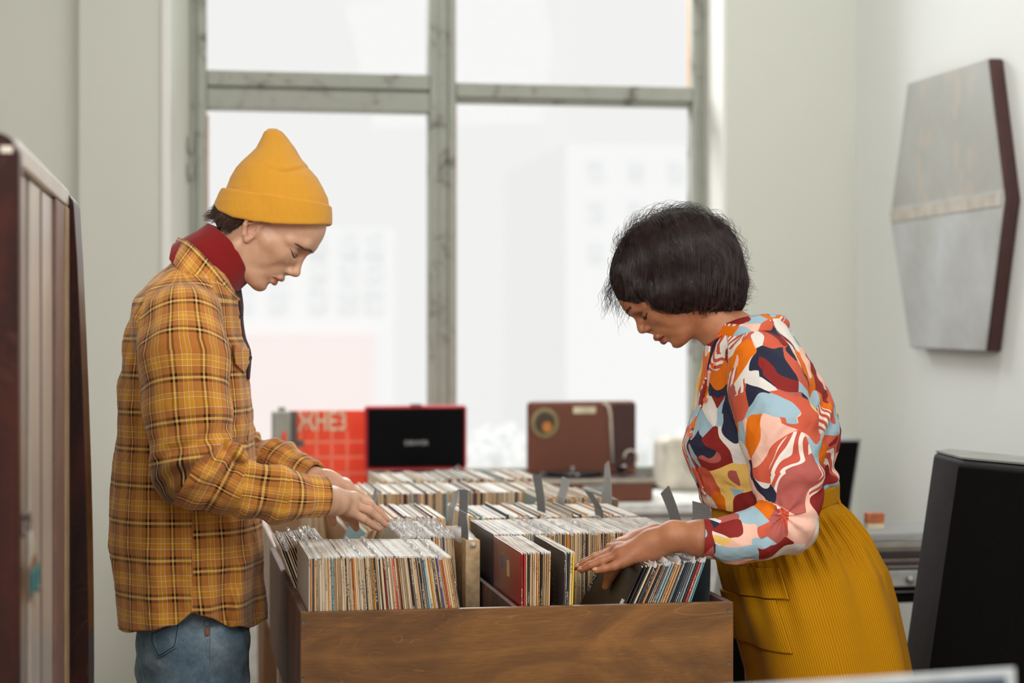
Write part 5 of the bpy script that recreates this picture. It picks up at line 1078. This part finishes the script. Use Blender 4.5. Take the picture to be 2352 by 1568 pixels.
# ================================================================ crates
CR = dict(x0=.239, x1=1.052, y0=3.563, y1=4.640, z0=.654, z1=.880)
ZB = .666
def make_crates():
    c = CR; r = empty('record_crate', (c['x0'], c['y0'], c['z0']), 0, 'large varnished brown plywood record crate in the foreground, packed with sleeves', 'crate'); W, D, Hh = c['x1']-c['x0'], c['y1']-c['y0'], c['z1']-c['z0']; t = .014
    MB().box((0, 0, 0), (W, t, Hh)).build('front_panel', M['wood'], r, bevel=.0015); MB().box((0, t, 0), (t, D-t, Hh)).build('side_panel', M['woodside'], r, bevel=.0015); MB().box((W-t, t, 0), (W, D-t, Hh)).build('side_panel', M['woodside'], r, bevel=.0015)
    MB().box((0, D-t, 0), (W, D, Hh)).build('back_panel', M['woodside'], r, bevel=.0015); MB().box((t, t, 0), (W-t, D-t, .011)).build('bottom', M['wood'], r); MB().box((.395, t, .012), (.405, D-t, Hh-.002)).build('divider', M['woodside'], r, bevel=.001)
    for (px, py) in ((697, 1427), (696, 1558), (1673, 1402), (1674, 1522)):
        p = onY(px, py, c['y0']); s = MB().lathe([(.0036, 0), (.0034, .0005), (.0022, .0001), (0, .0001)], n=20).build('screw', M['screw'], r, smooth=False, loc=(p[0]-c['x0'], -.0001, p[2]-c['z0']), rot=(math.pi/2, 0, 0))
    # table under both crates
    tb = empty('display_table', (c['x0'], 3.60, 0), 0, 'wooden trestle table carrying both record crates, mostly below the frame', 'table')
    MB().box((.02, .02, .628), (.83, 2.2, .652)).build('tabletop', M['pale'], tb, bevel=.002)
    for x in (.05, .78):
        for y in (.14, 1.02, 2.12): MB().prism([(x-.025, y-.025), (x+.025, y-.025), (x+.025, y+.025), (x-.025, y+.025)], 0, .628, 0, [(x-.03+(.02 if x < .4 else 0), y-.03), (x+.03, y-.03), (x+.03, y+.03), (x-.03, y+.03)]).build('leg', M['leg'], tb, bevel=.003)
    y0, y1 = 4.665, 5.76; r2 = empty('record_crate', (.250, y0, .654), 0, 'pale plywood record crate behind the brown one, nearer the window', 'crate'); W2, D2 = .84, y1-y0
    MB().box((0, 0, 0), (W2, t, Hh)).build('front_panel', M['pale'], r2, bevel=.0015); MB().box((0, t, 0), (t, D2-t, Hh)).build('side_panel', M['pale'], r2, bevel=.0015); MB().box((W2-t, t, 0), (W2, D2-t, Hh)).build('side_panel', M['pale'], r2, bevel=.0015); MB().box((0, D2-t, 0), (W2, D2, Hh)).build('back_panel', M['pale'], r2, bevel=.0015); MB().box((t, t, 0), (W2-t, D2-t, .011)).build('bottom', M['pale'], r2); MB().box((.205, t, .012), (.215, D2-t, Hh-.002)).build('divider', M['pale'], r2, bevel=.001)
# ================================================================ sleeves
def sleeve_mats():
    t = NT('sleeve_spine'); oi = t.nd('ShaderNodeObjectInfo'); co = t.coord('Object')
    add = t.nd('ShaderNodeVectorMath', operation='ADD'); t.put(add.inputs[0], co); cb = t.nd('ShaderNodeCombineXYZ'); t.put(cb.inputs[0], t.math('MULTIPLY', oi.outputs['Random'], 40)); t.put(cb.inputs[2], t.math('MULTIPLY', oi.outputs['Random'], 91)); t.put(add.inputs[1], cb)
    def mp(s): m = t.nd('ShaderNodeMapping'); t.put(m.inputs[0], add.outputs[0]); m.inputs['Scale'].default_value = s; return m.outputs[0]
    wear = t.noise(mp((900, 1, 55)), 1, 4, .7); letters = t.noise(mp((700, 1, 330)), 1, 1); gate = t.noise(mp((4, 1, 14)), 1, 0); streak = t.noise(mp((500, 1, 9)), 1, 3)
    lum = t.nd('ShaderNodeRGBToBW'); t.put(lum.inputs[0], oi.outputs['Color']); ink = t.mix(t.math('LESS_THAN', lum.outputs[0], .25), S((58, 44, 38)), S((236, 224, 200)))
    c = t.mix(t.math('MULTIPLY', t.math('GREATER_THAN', streak, .56), .45), oi.outputs['Color'], S((120, 96, 66)))
    c = t.mix(t.math('MULTIPLY', t.math('MULTIPLY', t.math('GREATER_THAN', letters, .53), t.math('GREATER_THAN', gate, .60)), .85), c, ink)
    c = t.mix(t.math('GREATER_THAN', wear, .71), c, S((240, 226, 200))); t.P(Base_Color=c, Roughness=.7); sp = t.m
    t = NT('sleeve_cover'); oi = t.nd('ShaderNodeObjectInfo'); n = t.noise(t.coord('Object'), 9, 4); c = t.mix(t.math('MULTIPLY', n, .10), oi.outputs['Color'], S((90, 84, 80))); t.P(Base_Color=c, Roughness=.45); cv = t.m
    t = NT('sleeve_top_edge'); oi = t.nd('ShaderNodeObjectInfo'); co = t.coord('Object'); sp3 = t.nd('ShaderNodeSeparateXYZ'); t.put(sp3.inputs[0], co)
    ra = t.ramp(oi.outputs['Random'], [(0, S((226, 220, 208))), (.34, S((240, 238, 232))), (.55, S((222, 206, 184))), (.68, S((246, 246, 244))), (.84, S((206, 186, 160))), (.90, S((70, 66, 66))), (.94, S((232, 226, 216)))], 'CONSTANT')
    n = t.noise(co, 70, 3, .6); c = t.mix(t.math('MULTIPLY', t.math('GREATER_THAN', n, .60), .35), ra, S((150, 134, 114)))
    c = t.mix(t.math('MULTIPLY', t.math('LESS_THAN', t.math('ABSOLUTE', sp3.outputs[0]), .0006), .65), c, S((52, 46, 42))); t.P(Base_Color=c, Roughness=.6); return [cv, sp, t.m]
SM = sleeve_mats()
def sleeve_mesh(th, k):
    """card sleeve: two boards, closed spine at the front, slightly open top"""
    r_ = random.Random(k); n = 8; h = .312; d = .312; mb = MB(); w = th/2
    ys = [0, .004, .05, .11, .17, .23, .285, .308, d]; zs = [0, .003, .08, .16, .24, .30, h]
    def sx(y, z, s):
        e = 1-.45*(y < .002)-.25*(z < .001); b = .0007*math.sin(9*y+k)*math.sin(7*z+k*2); return s*w*e+b
    ny, nz = len(ys), len(zs)
    for s in (-1, 1):
        base = len(mb.v)
        for y in ys:
            for z in zs:
                zz = z
                if z == h: zz = h-.0007*r_.random()-(.003 if (y == 0 or y == d) else 0)
                mb.v.append((sx(y, z, s), y, zz))
        for i in range(ny-1):
            for j in range(nz-1):
                a = base+i*nz+j; q_ = (a, a+nz, a+nz+1, a+1); mb.f.append(q_ if s > 0 else q_[::-1]); mb.m.append(0)
    o = ny*nz
    for j in range(nz-1): a = j; mb.f.append((a, o+a, o+a+1, a+1)); mb.m.append(1); a = (ny-1)*nz+j; mb.f.append((a, a+1, o+a+1, o+a)); mb.m.append(1)
    for i in range(ny-1):
        a = i*nz+nz-1; mb.f.append((a, o+a, o+a+nz, a+nz)); mb.m.append(2); a = i*nz; mb.f.append((a, a+nz, o+a+nz, o+a)); mb.m.append(1)
    me = bpy.data.meshes.new('record_sleeve'); me.from_pydata(mb.v, [], mb.f); me.polygons.foreach_set('material_index', mb.m); me.update()
    for m in SM: me.materials.append(m)
    return me
def film_mesh(th, k):
    r_ = random.Random(k+50); w = th/2+.0009; n = 22; mb = MB(); d = .316
    L_, R_ = [], []
    for i in range(n+1):
        y = -.002+d*i/n; lift = .002+.004*r_.random()+.003*math.sin(i*.9+k); j = r_.uniform(-.0035, .0035)
        mb.v += [(-w, y, .306), (-w+r_.uniform(-.001, .001), y, .31), (j-.0012, y, .313+lift), (j+.0012, y, .3128+lift*.8), (w+r_.uniform(-.001, .001), y, .31), (w, y, .306)]
    for i in range(n):
        for j in range(5): a = i*6+j; mb.f.append((a, a+6, a+7, a+1)); mb.m.append(0)
    for e in (0, n*6): mb.f.append(tuple(e+j for j in range(6))); mb.m.append(0)
    me = bpy.data.meshes.new('plastic_film'); me.from_pydata(mb.v, [], mb.f); me.update(); me.materials.append(M['film']); return me
TH_S = [.0024, .0028, .0031, .0036, .0044]; TH_R = TH_S[:]
PROTO = []
def protos():
    for k, th in enumerate(TH_R):
        for rep in range(2):
            PROTO.append((th, sleeve_mesh(th, k*7+rep), film_mesh(th, k*7+rep)))
CREAM = [(222, 192, 150), (232, 206, 168), (204, 174, 130), (236, 216, 182), (190, 154, 112), (214, 194, 164), (222, 180, 130), (232, 220, 198), (170, 146, 116)]
MISC = [(40, 38, 44), (62, 54, 56), (30, 30, 34), (150, 84, 40), (148, 186, 196), (196, 176, 150), (120, 104, 88), (86, 76, 70), (206, 160, 92), (170, 160, 150), (66, 80, 120), (110, 36, 40), (234, 216, 190), (220, 140, 60)]
def place(x, y, z, lean, k, color, label, group, film=False, dh=0, yaw=0, cat_='record'):
    th, me, fm = PROTO[k]
    o = bpy.data.objects.new('record_sleeve', me); COL.objects.link(o); o.location = (x, y, z+abs(math.sin(lean))*th/2+dh); o.rotation_euler = (0, lean, yaw)
    o.color = S(color); tag(o, label, cat_, group)
    if film: f = bpy.data.objects.new('plastic_film', fm); COL.objects.link(f); f.parent = o
    return o
def pack(x0, x1, y, z, n, lean0, lean1, group, label, pc=.7, film=0.0, jy=.004, fixed=None, dark=0.0, pale=None):
    out = []; ths = [RNG.randrange(len(PROTO)) for _ in range(n)]; cs = [math.cos(lean0+(lean1-lean0)*i/max(1, n-1)) for i in range(n)]
    tot = sum(PROTO[k][0]/c for k, c in zip(ths, cs)); sc = (x1-x0)/tot; x = x0; pal = pale or CREAM
    for i, k in enumerate(ths):
        w = PROTO[k][0]/cs[i]*sc; l = lean0+(lean1-lean0)*i/max(1, n-1)
        col = RNG.choice(pal) if RNG.random() < pc else RNG.choice(MISC)
        lab, grp = label, group
        if fixed and i in fixed: col, lab = fixed[i][0], fixed[i][1]
        out.append(place(x+w/2, y+RNG.uniform(0, jy), z, l, k, col, lab, grp, RNG.random() < film, 0)); x += w
    return out
def make_records():
    protos(); Y1, Y2, Y3 = 3.580, 3.918, 4.262
    g1 = 'sleeves packed in the front left of the brown crate'
    fx = {0: ((196, 192, 184), 'grey-covered record sleeve at the left end of the front left row'), 15: ((150, 196, 204), 'pale blue spine left of centre in the front left row'), 24: ((30, 28, 32), 'worn black spine left of the tan one in the front left row'), 28: ((168, 96, 44), 'tan brown record spine in the front left row'),
          42: ((232, 160, 60), 'orange-yellow record spine near the middle of the front left row'), 43: ((52, 50, 62), 'charcoal spine just right of the orange-yellow one in the front left row'), 49: ((112, 34, 54), 'dark crimson spine in the middle of the front left row'), 55: ((226, 112, 92), 'salmon pink record spine in the front left row'), 56: ((206, 76, 34), 'rusty orange-red spine beside the salmon one in the front left row'),
          66: ((32, 28, 34), 'broad black spine with orange lettering right of centre in the front left row'), 73: ((26, 34, 44), 'black spine with pale blue lettering in the right half of the front left row'), 86: ((92, 84, 146), 'violet spine near the right end of the front left row'), 90: ((240, 62, 38), 'vivid red leaning spine near the right end of the front left row'), 97: ((70, 40, 38), 'dark brown leaning sleeve closing the right end of the front left row')}
    pack(.2545, .573, Y1, ZB, 98, math.radians(0), math.radians(-10), g1, 'worn record sleeve packed upright in the front left row of the brown crate', .76, .04, fixed=fx)
    g = 'sleeves leaning out over the left crate wall'
    fx = {3: ((234, 206, 160), 'cream spine leaning over the left crate wall, third from outside'), 9: ((34, 46, 58), 'dark teal lettered spine among the sleeves leaning over the left crate wall'), 11: ((226, 116, 88), 'salmon cover edge among the sleeves leaning over the left crate wall')}
    pack(.332, .394, 3.905, ZB, 18, math.radians(-21), math.radians(-15), g, 'thin sleeve leaning left over the side wall of the brown crate', .96, .2, fixed=fx)
    # right front: red cover group
    g = 'upright sleeves behind the red cover in the front right compartment'
    a = place(.6505, Y1, ZB, 0, 6, (150, 34, 30), 'red album cover with two small squares, facing left in the front right compartment', None, False)
    a['group'] = g
    tm = NT('red_cover_art'); sp = tm.nd('ShaderNodeSeparateXYZ'); tm.put(sp.inputs[0], tm.coord('Object')); n = tm.noise(tm.coord('Object'), 12, 4)
    cc = tm.ramp(tm.math('ADD', sp.outputs[1], tm.math('MULTIPLY', n, .06)), [(.02, S((176, 22, 26))), (.12, S((150, 36, 30))), (.2, S((134, 70, 48))), (.34, S((128, 78, 72)))]); tm.P(Base_Color=cc, Roughness=.3)
    cm = MB().box((-.0022, .004, .002), (-.0018, .309, .309)).build('cover_art', tm.m, a); MB().box((-.0028, .19, .262), (-.0022, .222, .288)).build('blue_square', simple('slate_square', (84, 98, 122), .5), a); MB().box((-.0028, .128, .252), (-.0022, .152, .282)).build('cream_square', simple('cream_square', (206, 176, 132), .5), a)
    MB().add([(-.0024, .10, .02), (-.0024, .17, .02), (-.0024, .15, .14), (-.0024, .12, .15), (-.0021, .10, .02), (-.0021, .17, .02), (-.0021, .15, .14), (-.0021, .12, .15)], [(0, 3, 2, 1), (4, 5, 6, 7), (0, 1, 5, 4), (1, 2, 6, 5), (2, 3, 7, 6), (3, 0, 4, 7)]).build('dark_figure', simple('dark_figure', (70, 42, 34), .4), a)
    fx = {0: ((206, 26, 30), 'bright red spine just right of the red album cover'), 6: ((228, 170, 120), 'peach spine among the sleeves right of the red album cover'), 8: ((28, 34, 44), 'black spine with small white lettering right of the red album cover')}
    pack(.6535, .700, Y1, ZB, 13, 0, math.radians(1), g, 'cream-edged sleeve packed between the red album cover and the scuffed black cover', .75, .05, fixed=fx)
    b = place(.7245, Y1-.003, ZB, math.radians(1.5), 4, (52, 48, 52), 'scuffed black album cover with faded gold lettering, left of the yellow spine', None); b['group'] = g
    lt = MB(); r_ = random.Random(9)
    for i in range(26):
        z = .02+i*.0095; lt.box((-.0021, .055-r_.random()*.015, z), (-.0017, .095+r_.random()*.02, z+.004+r_.random()*.002))
    lt.build('lettering', simple('gold_print', (120, 96, 60), .5), b); MB().box((-.0022, .135, .275), (-.0018, .150, .300)).build('worn_patch', M['stickr'], b)
    fx = {0: ((226, 216, 190), 'cream spine just right of the scuffed black cover'), 1: ((46, 50, 76), 'dark blue spine between the scuffed black cover and the yellow spine'), 2: ((230, 206, 150), 'pale tan spine directly left of the yellow spine'), 3: ((246, 208, 60), 'yellow record spine next to the browsing fingertips')}
    pack(.727, .7405, Y1, ZB, 4, math.radians(1.5), math.radians(2), g, 'sleeve beside the yellow spine', fixed=fx)
    # leaning right
    g = 'sleeves leaning right in the front right compartment'
    n = 25; PALL = [(44, 42, 48), (70, 66, 66), (34, 34, 40), (120, 132, 134), (150, 160, 158), (206, 180, 140), (60, 74, 92), (200, 150, 110), (86, 90, 96), (168, 178, 176)]
    fx = {1: ((24, 22, 24), 'glossy black sleeve directly behind the tipped-out black cover'), 2: ((226, 212, 180), 'cream spine among the leaning sleeves, near the tipped-out black cover'), 21: ((56, 60, 66), 'dark spine just left of the red one in the leaning sleeves'), 22: ((204, 64, 58), 'red spine near the right end of the leaning sleeves'), 24: ((86, 150, 162), 'teal blue sleeve at the right end of the leaning sleeves'), 8: ((206, 150, 108), 'orange-tan spine in the leaning sleeves of the right compartment'), 13: ((226, 186, 116), 'golden spine in the middle of the leaning sleeves')}
    pack(.7535, .900, Y1, ZB, n, math.radians(25), math.radians(20), g, 'sleeve leaning right in the front right compartment of the brown crate', .9, .4, fixed=fx, pale=PALL)
    k = place(.7475, Y1, ZB, math.radians(25.4), 4, (12, 11, 12), 'black album cover with white corner letters, tipped forward under the browsing hand', None); k['group'] = g
    text('lettering', 'ZONE', .030, simple('worn_print', (150, 146, 140), .6), k, (-.0032, .302, .30), (0, -math.pi/2, math.pi), .0002).rotation_euler = (math.pi/2, math.pi/2, -math.pi/2)
    MB().box((-.0026, .012, .215), (-.0021, .034, .24)).build('price_sticker', M['stickr'], k)
    # second rows
    g = 'plastic-wrapped sleeves under the hands at left'
    fx = {12: ((40, 40, 46), 'black-edged sleeve touched by the near fingertips'), 0: ((206, 208, 208), 'sleeve at the left end of the row under the reaching hands')}
    pack(.452, .594, Y2, ZB, 44, math.radians(2), math.radians(-4), g, 'sleeve in crinkled clear film in the second row, under the reaching hands', .85, .26, fixed=fx)
    g = 'sleeves in the second row of the right compartment'
    fx = {0: ((74, 62, 64), 'dark photo cover at the left end of the second right row'), 28: ((110, 146, 164), 'dusty blue spine in the second right row above the yellow spine'), 58: ((120, 36, 60), 'burgundy spine in the second right row'), 66: ((34, 32, 34), 'black spine in the second right row above the browsing hand')}
    pack(.664, 1.030, Y2, ZB, 104, math.radians(-2), math.radians(3), g, 'old sleeve packed upright in the second row of the right compartment', .66, .06, fixed=fx)
    # wrapped box set
    r = empty('box_set', (.611, Y2+.01, ZB), 0, 'thick tan cardboard box set in clear film standing at the end of the wrapped sleeves', 'box set'); MB().box((-.014, 0, 0), (.016, .30, .300)).build('box', simple('tan_card', (198, 168, 128), .8, var=.12, scale=60), r, bevel=.002); MB().box((-.0145, -.0012, .03), (.0165, 0, .033)).build('printed_line', M['kraft'], r)
    pr = [ell((0.001, .15, .290), (.0205, .162, .020), k=.01)]
    def ff(P, c, hd): d = evalp(pr, P)+.0016*wob(P, 45, 5, (1, .5, 1)); return np.maximum(d, -(d+.0028)).astype(np.float32)
    part_sdf('plastic_wrap', None, (-.035, -.03, .285), (.035, .34, .335), .0012, M['film'], r, fn=lambda P, c, hd: np.maximum(ff(P, c, hd), .287-P[..., 2]))
    # stuff rows
    def stuffrow(name, segs, label, z=ZB, wid=None, seed=1):
        r_ = random.Random(seed); mb = MB(); cols = []
        for (x0, x1, y, lean0, lean1, fl) in segs:
            x = x0
            while x < x1:
                th = r_.choice(TH_R)*1.05; f = (x-x0)/(x1-x0); l = lean0+(lean1-lean0)*f; yo = y+r_.uniform(0, .006); h = .312*(1 if r_.random() < .97 else .99)+(.008*r_.random() if r_.random() < fl else 0)
                sn, cs = math.sin(l), math.cos(l); base = (x, z)
                def tf(v): return (base[0]+v[0]*cs+v[2]*sn, v[1], base[1]+v[2]*cs-v[0]*sn)
                mb.box((0, yo, 0), (th*.93, yo+.312, h), 0, tf); col = r_.choice(CREAM) if r_.random() < .62 else r_.choice(MISC); cols.append(col); x += th/cs
        me = bpy.data.meshes.new(name); me.from_pydata(mb.v, [], mb.f); me.update()
        ca = me.color_attributes.new('tone', 'FLOAT_COLOR', 'CORNER'); tp = me.color_attributes.new('topc', 'FLOAT_COLOR', 'CORNER'); i = 0
        flat = []; flat2 = []; W = [(236, 232, 222), (244, 242, 238), (244, 244, 240), (234, 222, 204), (248, 248, 246), (240, 238, 230), (150, 140, 130)]
        for cix, col in enumerate(cols):
            w_ = S(r_.choice(W)); 
            for fidx in range(6):
                c_ = w_ if fidx == 1 else S(col)
                for _ in range(4): flat += list(c_)
        ca.data.foreach_set('color', flat); me.color_attributes.remove(tp) if False else None
        return me
    t = NT('packed_sleeves'); at = t.nd('ShaderNodeAttribute', attribute_name='tone'); n = t.noise(t.coord('Object', scale=(300, 3, 40)), 1, 4, .7); t.P(Base_Color=t.mix(t.math('MULTIPLY', t.math('GREATER_THAN', n, .6), .4), at.outputs['Color'], S((196, 180, 156))), Roughness=.6)
    def R(a): return math.radians(a)
    me = stuffrow('packed_records', [(.455, .622, Y3, R(3), R(-4), .6), (.668, 1.02, Y3, R(-3), R(4), .3), (.300, .400, Y3, R(24), R(16), .3), (.925, 1.055, 4.70, R(-4), R(8), .8), (.482, .99, 4.935, R(-3), R(3), .3), (.545, 1.045, 5.355, R(6), R(-5), .5), (.37, .450, 5.36, R(4), R(-8), .7)], '')
    o = link('packed_records', me, [t.m], None); tag(o, 'dense rows of record sleeves in the far half of the brown crate and in the pale crate', 'records', kind='stuff')
    # grey divider cards
    def card(px4, dep, mat, label, thick=.0015, down=.10):
        pts = [atd(px4[0][0], px4[0][1], dep+.05), atd(px4[1][0], px4[1][1], dep), atd(px4[2][0], px4[2][1], dep), atd(px4[3][0], px4[3][1], dep+.05)]
        P = [Vector(p) for p in pts]; dn = [((P[2]-P[1]).normalized()*.35+Vector((0, 0, -1))).normalized(), ((P[3]-P[0]).normalized()*.35+Vector((0, 0, -1))).normalized()]; ex = [P[2]+dn[0]*((P[2].z-.668)/-dn[0].z), P[3]+dn[1]*((P[3].z-.668)/-dn[1].z)]; A = [P[0], P[1], ex[0], ex[1]]; c = sum(A, Vector())/4; nrm = (A[1]-A[0]).cross(A[3]-A[0]).normalized()*thick
        mb = MB(); n = 12; G = []
        for s in (0, 1):
            for i in range(n+1):
                f = i/n; bow = nrm.normalized()*.006*math.sin(f*math.pi); l = (P[0].lerp(P[3], f*2) if f < .5 else P[3].lerp(A[3], f*2-1))+bow+nrm*s; r_ = (P[1].lerp(P[2], f*2) if f < .5 else P[2].lerp(A[2], f*2-1))+bow+nrm*s; mb.v += [tuple(l-c), tuple(r_-c)]
        o_ = 2*(n+1)
        for i in range(n):
            a = 2*i; mb.f += [(a, a+1, a+3, a+2), (o_+a, o_+a+2, o_+a+3, o_+a+1), (a, a+2, o_+a+2, o_+a), (a+1, o_+a+1, o_+a+3, a+3)]; mb.m += [0]*4
        mb.f += [(0, o_, o_+1, 1), (2*n, 2*n+1, o_+2*n+1, o_+2*n)]; mb.m += [0, 0]
        o = mb.build('divider_card', mat, None, loc=c); tag(o, label, 'divider', 'grey divider cards between the records')
    for px4, dep, mat, lb in (
        (((1517, 1133), (1535, 1115), (1556, 1192), (1532, 1190)), 3.99, 'card', 'narrow grey divider card tilting left behind the forearm, second from right'),
        (((1590, 1150), (1629, 1160), (1627, 1198), (1583, 1198)), 3.80, 'card', 'widest grey divider card, beside the blouse'),
        (((1223, 1092), (1241, 1088), (1246, 1170), (1228, 1163)), 4.45, 'card', 'tall dark grey divider card in front of the brown record player\'s left end'),
        (((1291, 1094), (1308, 1102), (1291, 1148), (1275, 1137)), 4.60, 'card2', 'light grey divider card slanting right, in front of the turntable platter'),
        (((1339, 1122), (1358, 1130), (1378, 1174), (1359, 1164)), 4.35, 'card', 'dark grey divider card slanting left below the brown record player'),
        (((1389, 1066), (1397, 1058), (1398, 1130), (1377, 1128)), 4.75, 'card2', 'pointed light grey divider card rising in front of the brown record player\'s base'),
        (((1055, 1124), (1074, 1125), (1064, 1195), (1046, 1190)), 4.12, 'card', 'dark grey bent divider card just left of the wrapped box set'),
        (((1044, 1128), (1056, 1122), (1037, 1167), (1025, 1160)), 4.28, 'card2', 'light grey divider card slanting behind the dark bent one'),
        (((1054, 1170), (1069, 1178), (1068, 1233), (1053, 1224)), 3.98, 'card', 'grey divider card touching the front of the wrapped box set'),
        (((860, 1122), (865, 1121), (855, 1156), (845, 1150)), 4.45, 'card2', 'small grey divider card above the fingers of the reaching hands')):
        card(px4, dep, M[mat], lb)
def make_foreground():
    # a clear-sleeved record in a box just below the frame, close to the camera
    a = Vector(atd(2332, 1533, 2.0)); b = Vector(atd(1640, 1580, 1.96)); u = (a-b).normalized(); W = .315
    r = empty('record_sleeve', a, 0, 'blurred dark blue record in a clear sleeve at the bottom right, nearest the camera', 'record')
    yaw = math.atan2(u.y, u.x); r.rotation_euler = (0, -math.asin(u.z), yaw)
    mb = MB().box((-W, 0, -.33), (0, .004, 0)); mb.build('plastic_sleeve', simple('milky_plastic', (190, 196, 196), .35), r, bevel=.0018)
    MB().box((-W+.010, -.0012, -.325), (-.010, 0, -.008)).build('cover', simple('night_blue_cover', (62, 76, 96), .35, var=.15, scale=9), r, bevel=.0008)
    c = empty('record_bin', (a.x-.17, a.y+.0, 0), yaw, 'small wooden record bin mostly below the bottom right corner', 'bin')
    z0 = a.z-.34
    MB().box((-.19, -.15, z0-.02), (.19, .17, z0-.008)).build('bottom', M['wood'], c); 
    for (x0, y0, x1, y1) in ((-.19, -.15, .19, -.138), (-.19, .158, .19, .17), (-.19, -.15, -.178, .17), (.178, -.15, .19, .17)): MB().box((x0, y0, z0-.02), (x1, y1, z0+.17)).build('side', M['wood'], c, bevel=.002)
    for sx in (-.16, .16):
        for sy in (-.12, .14): MB().box((sx-.02, sy-.02, 0), (sx+.02, sy+.02, z0-.02)).build('leg', M['leg'], c, bevel=.002)
# ================================================================ camera, light, assembly
cam = bpy.data.cameras.new('camera'); co = bpy.data.objects.new('camera', cam); COL.objects.link(co); SC.camera = co
co.location = (0, 0, CZ); co.rotation_euler = (math.radians(90), 0, -math.radians(10.0)); cam.sensor_width = 36; cam.lens = FOC*36/2352; cam.shift_y = -24/2352; cam.clip_start = .05
cam.dof.use_dof = True; cam.dof.focus_distance = 3.78; cam.dof.aperture_fstop = 2.8
w = bpy.data.worlds.new('overcast'); SC.world = w; w.use_nodes = True; bg = w.node_tree.nodes['Background']; bg.inputs[0].default_value = (.995, 1, .985, 1); bg.inputs[1].default_value = .90
def area(name, loc, target, sx, sy, power, col=(1, 1, 1)):
    l = bpy.data.lights.new(name, 'AREA'); l.shape = 'RECTANGLE'; l.size = sx; l.size_y = sy; l.energy = power; l.color = col
    o = bpy.data.objects.new(name, l); COL.objects.link(o); o.location = loc; d = Vector(target)-Vector(loc); o.rotation_euler = d.to_track_quat('-Z', 'Y').to_euler(); return o
area('added_softlight', (-1.2, 0.2, 3.2), (.6, 4.2, .9), 2.2, 1.4, 105, (1, .98, .955))  # added fill lamp high beside the camera, lights people and walls
area('added_softlight', (1.9, 1.4, 3.3), (.4, 4.4, .9), 1.4, 1.2, 40, (1, .98, .96))  # second added fill lamp, up to the right of the camera
sl = bpy.data.lights.new('added_facade_sun', 'SUN'); sl.energy = .6; sl.angle = .1; so_ = bpy.data.objects.new('added_facade_sun', sl); COL.objects.link(so_); so_.rotation_euler = (math.radians(28), 0, 0)  # added sun lamp, lifts the pale facades under the overcast sky
area('added_sky_light', (.95, 8.6, 3.6), (.8, 5.0, .9), 2.0, 1.2, 130, (.97, .99, 1))  # added unseen lamp outside, strengthens sky light and rims through the window
area('added_softlight', (1.5, 5.2, 3.5), (1.9, 6.6, 1.2), 1.8, .8, 24, (.98, 1, .97))  # added fill lamp that brightens the back and right walls
make_room(); make_hex(); make_speakers(); make_hifi(); make_cabinet(); make_sill(); make_crates(); make_records(); make_foreground()
if not os.environ.get('NOPEOPLE'): make_man(); make_woman()
vs = SC.view_settings; SC.display_settings.display_device = 'sRGB'; vs.view_transform = 'Standard'; vs.look = 'None'; vs.exposure = 0; vs.gamma = 1; vs.use_curve_mapping = False
SC.cycles.use_denoising = True; SC.cycles.max_bounces = 8; SC.cycles.transparent_max_bounces = 16; SC.cycles.sample_clamp_indirect = 6; SC.cycles.caustics_reflective = False; SC.cycles.caustics_refractive = False
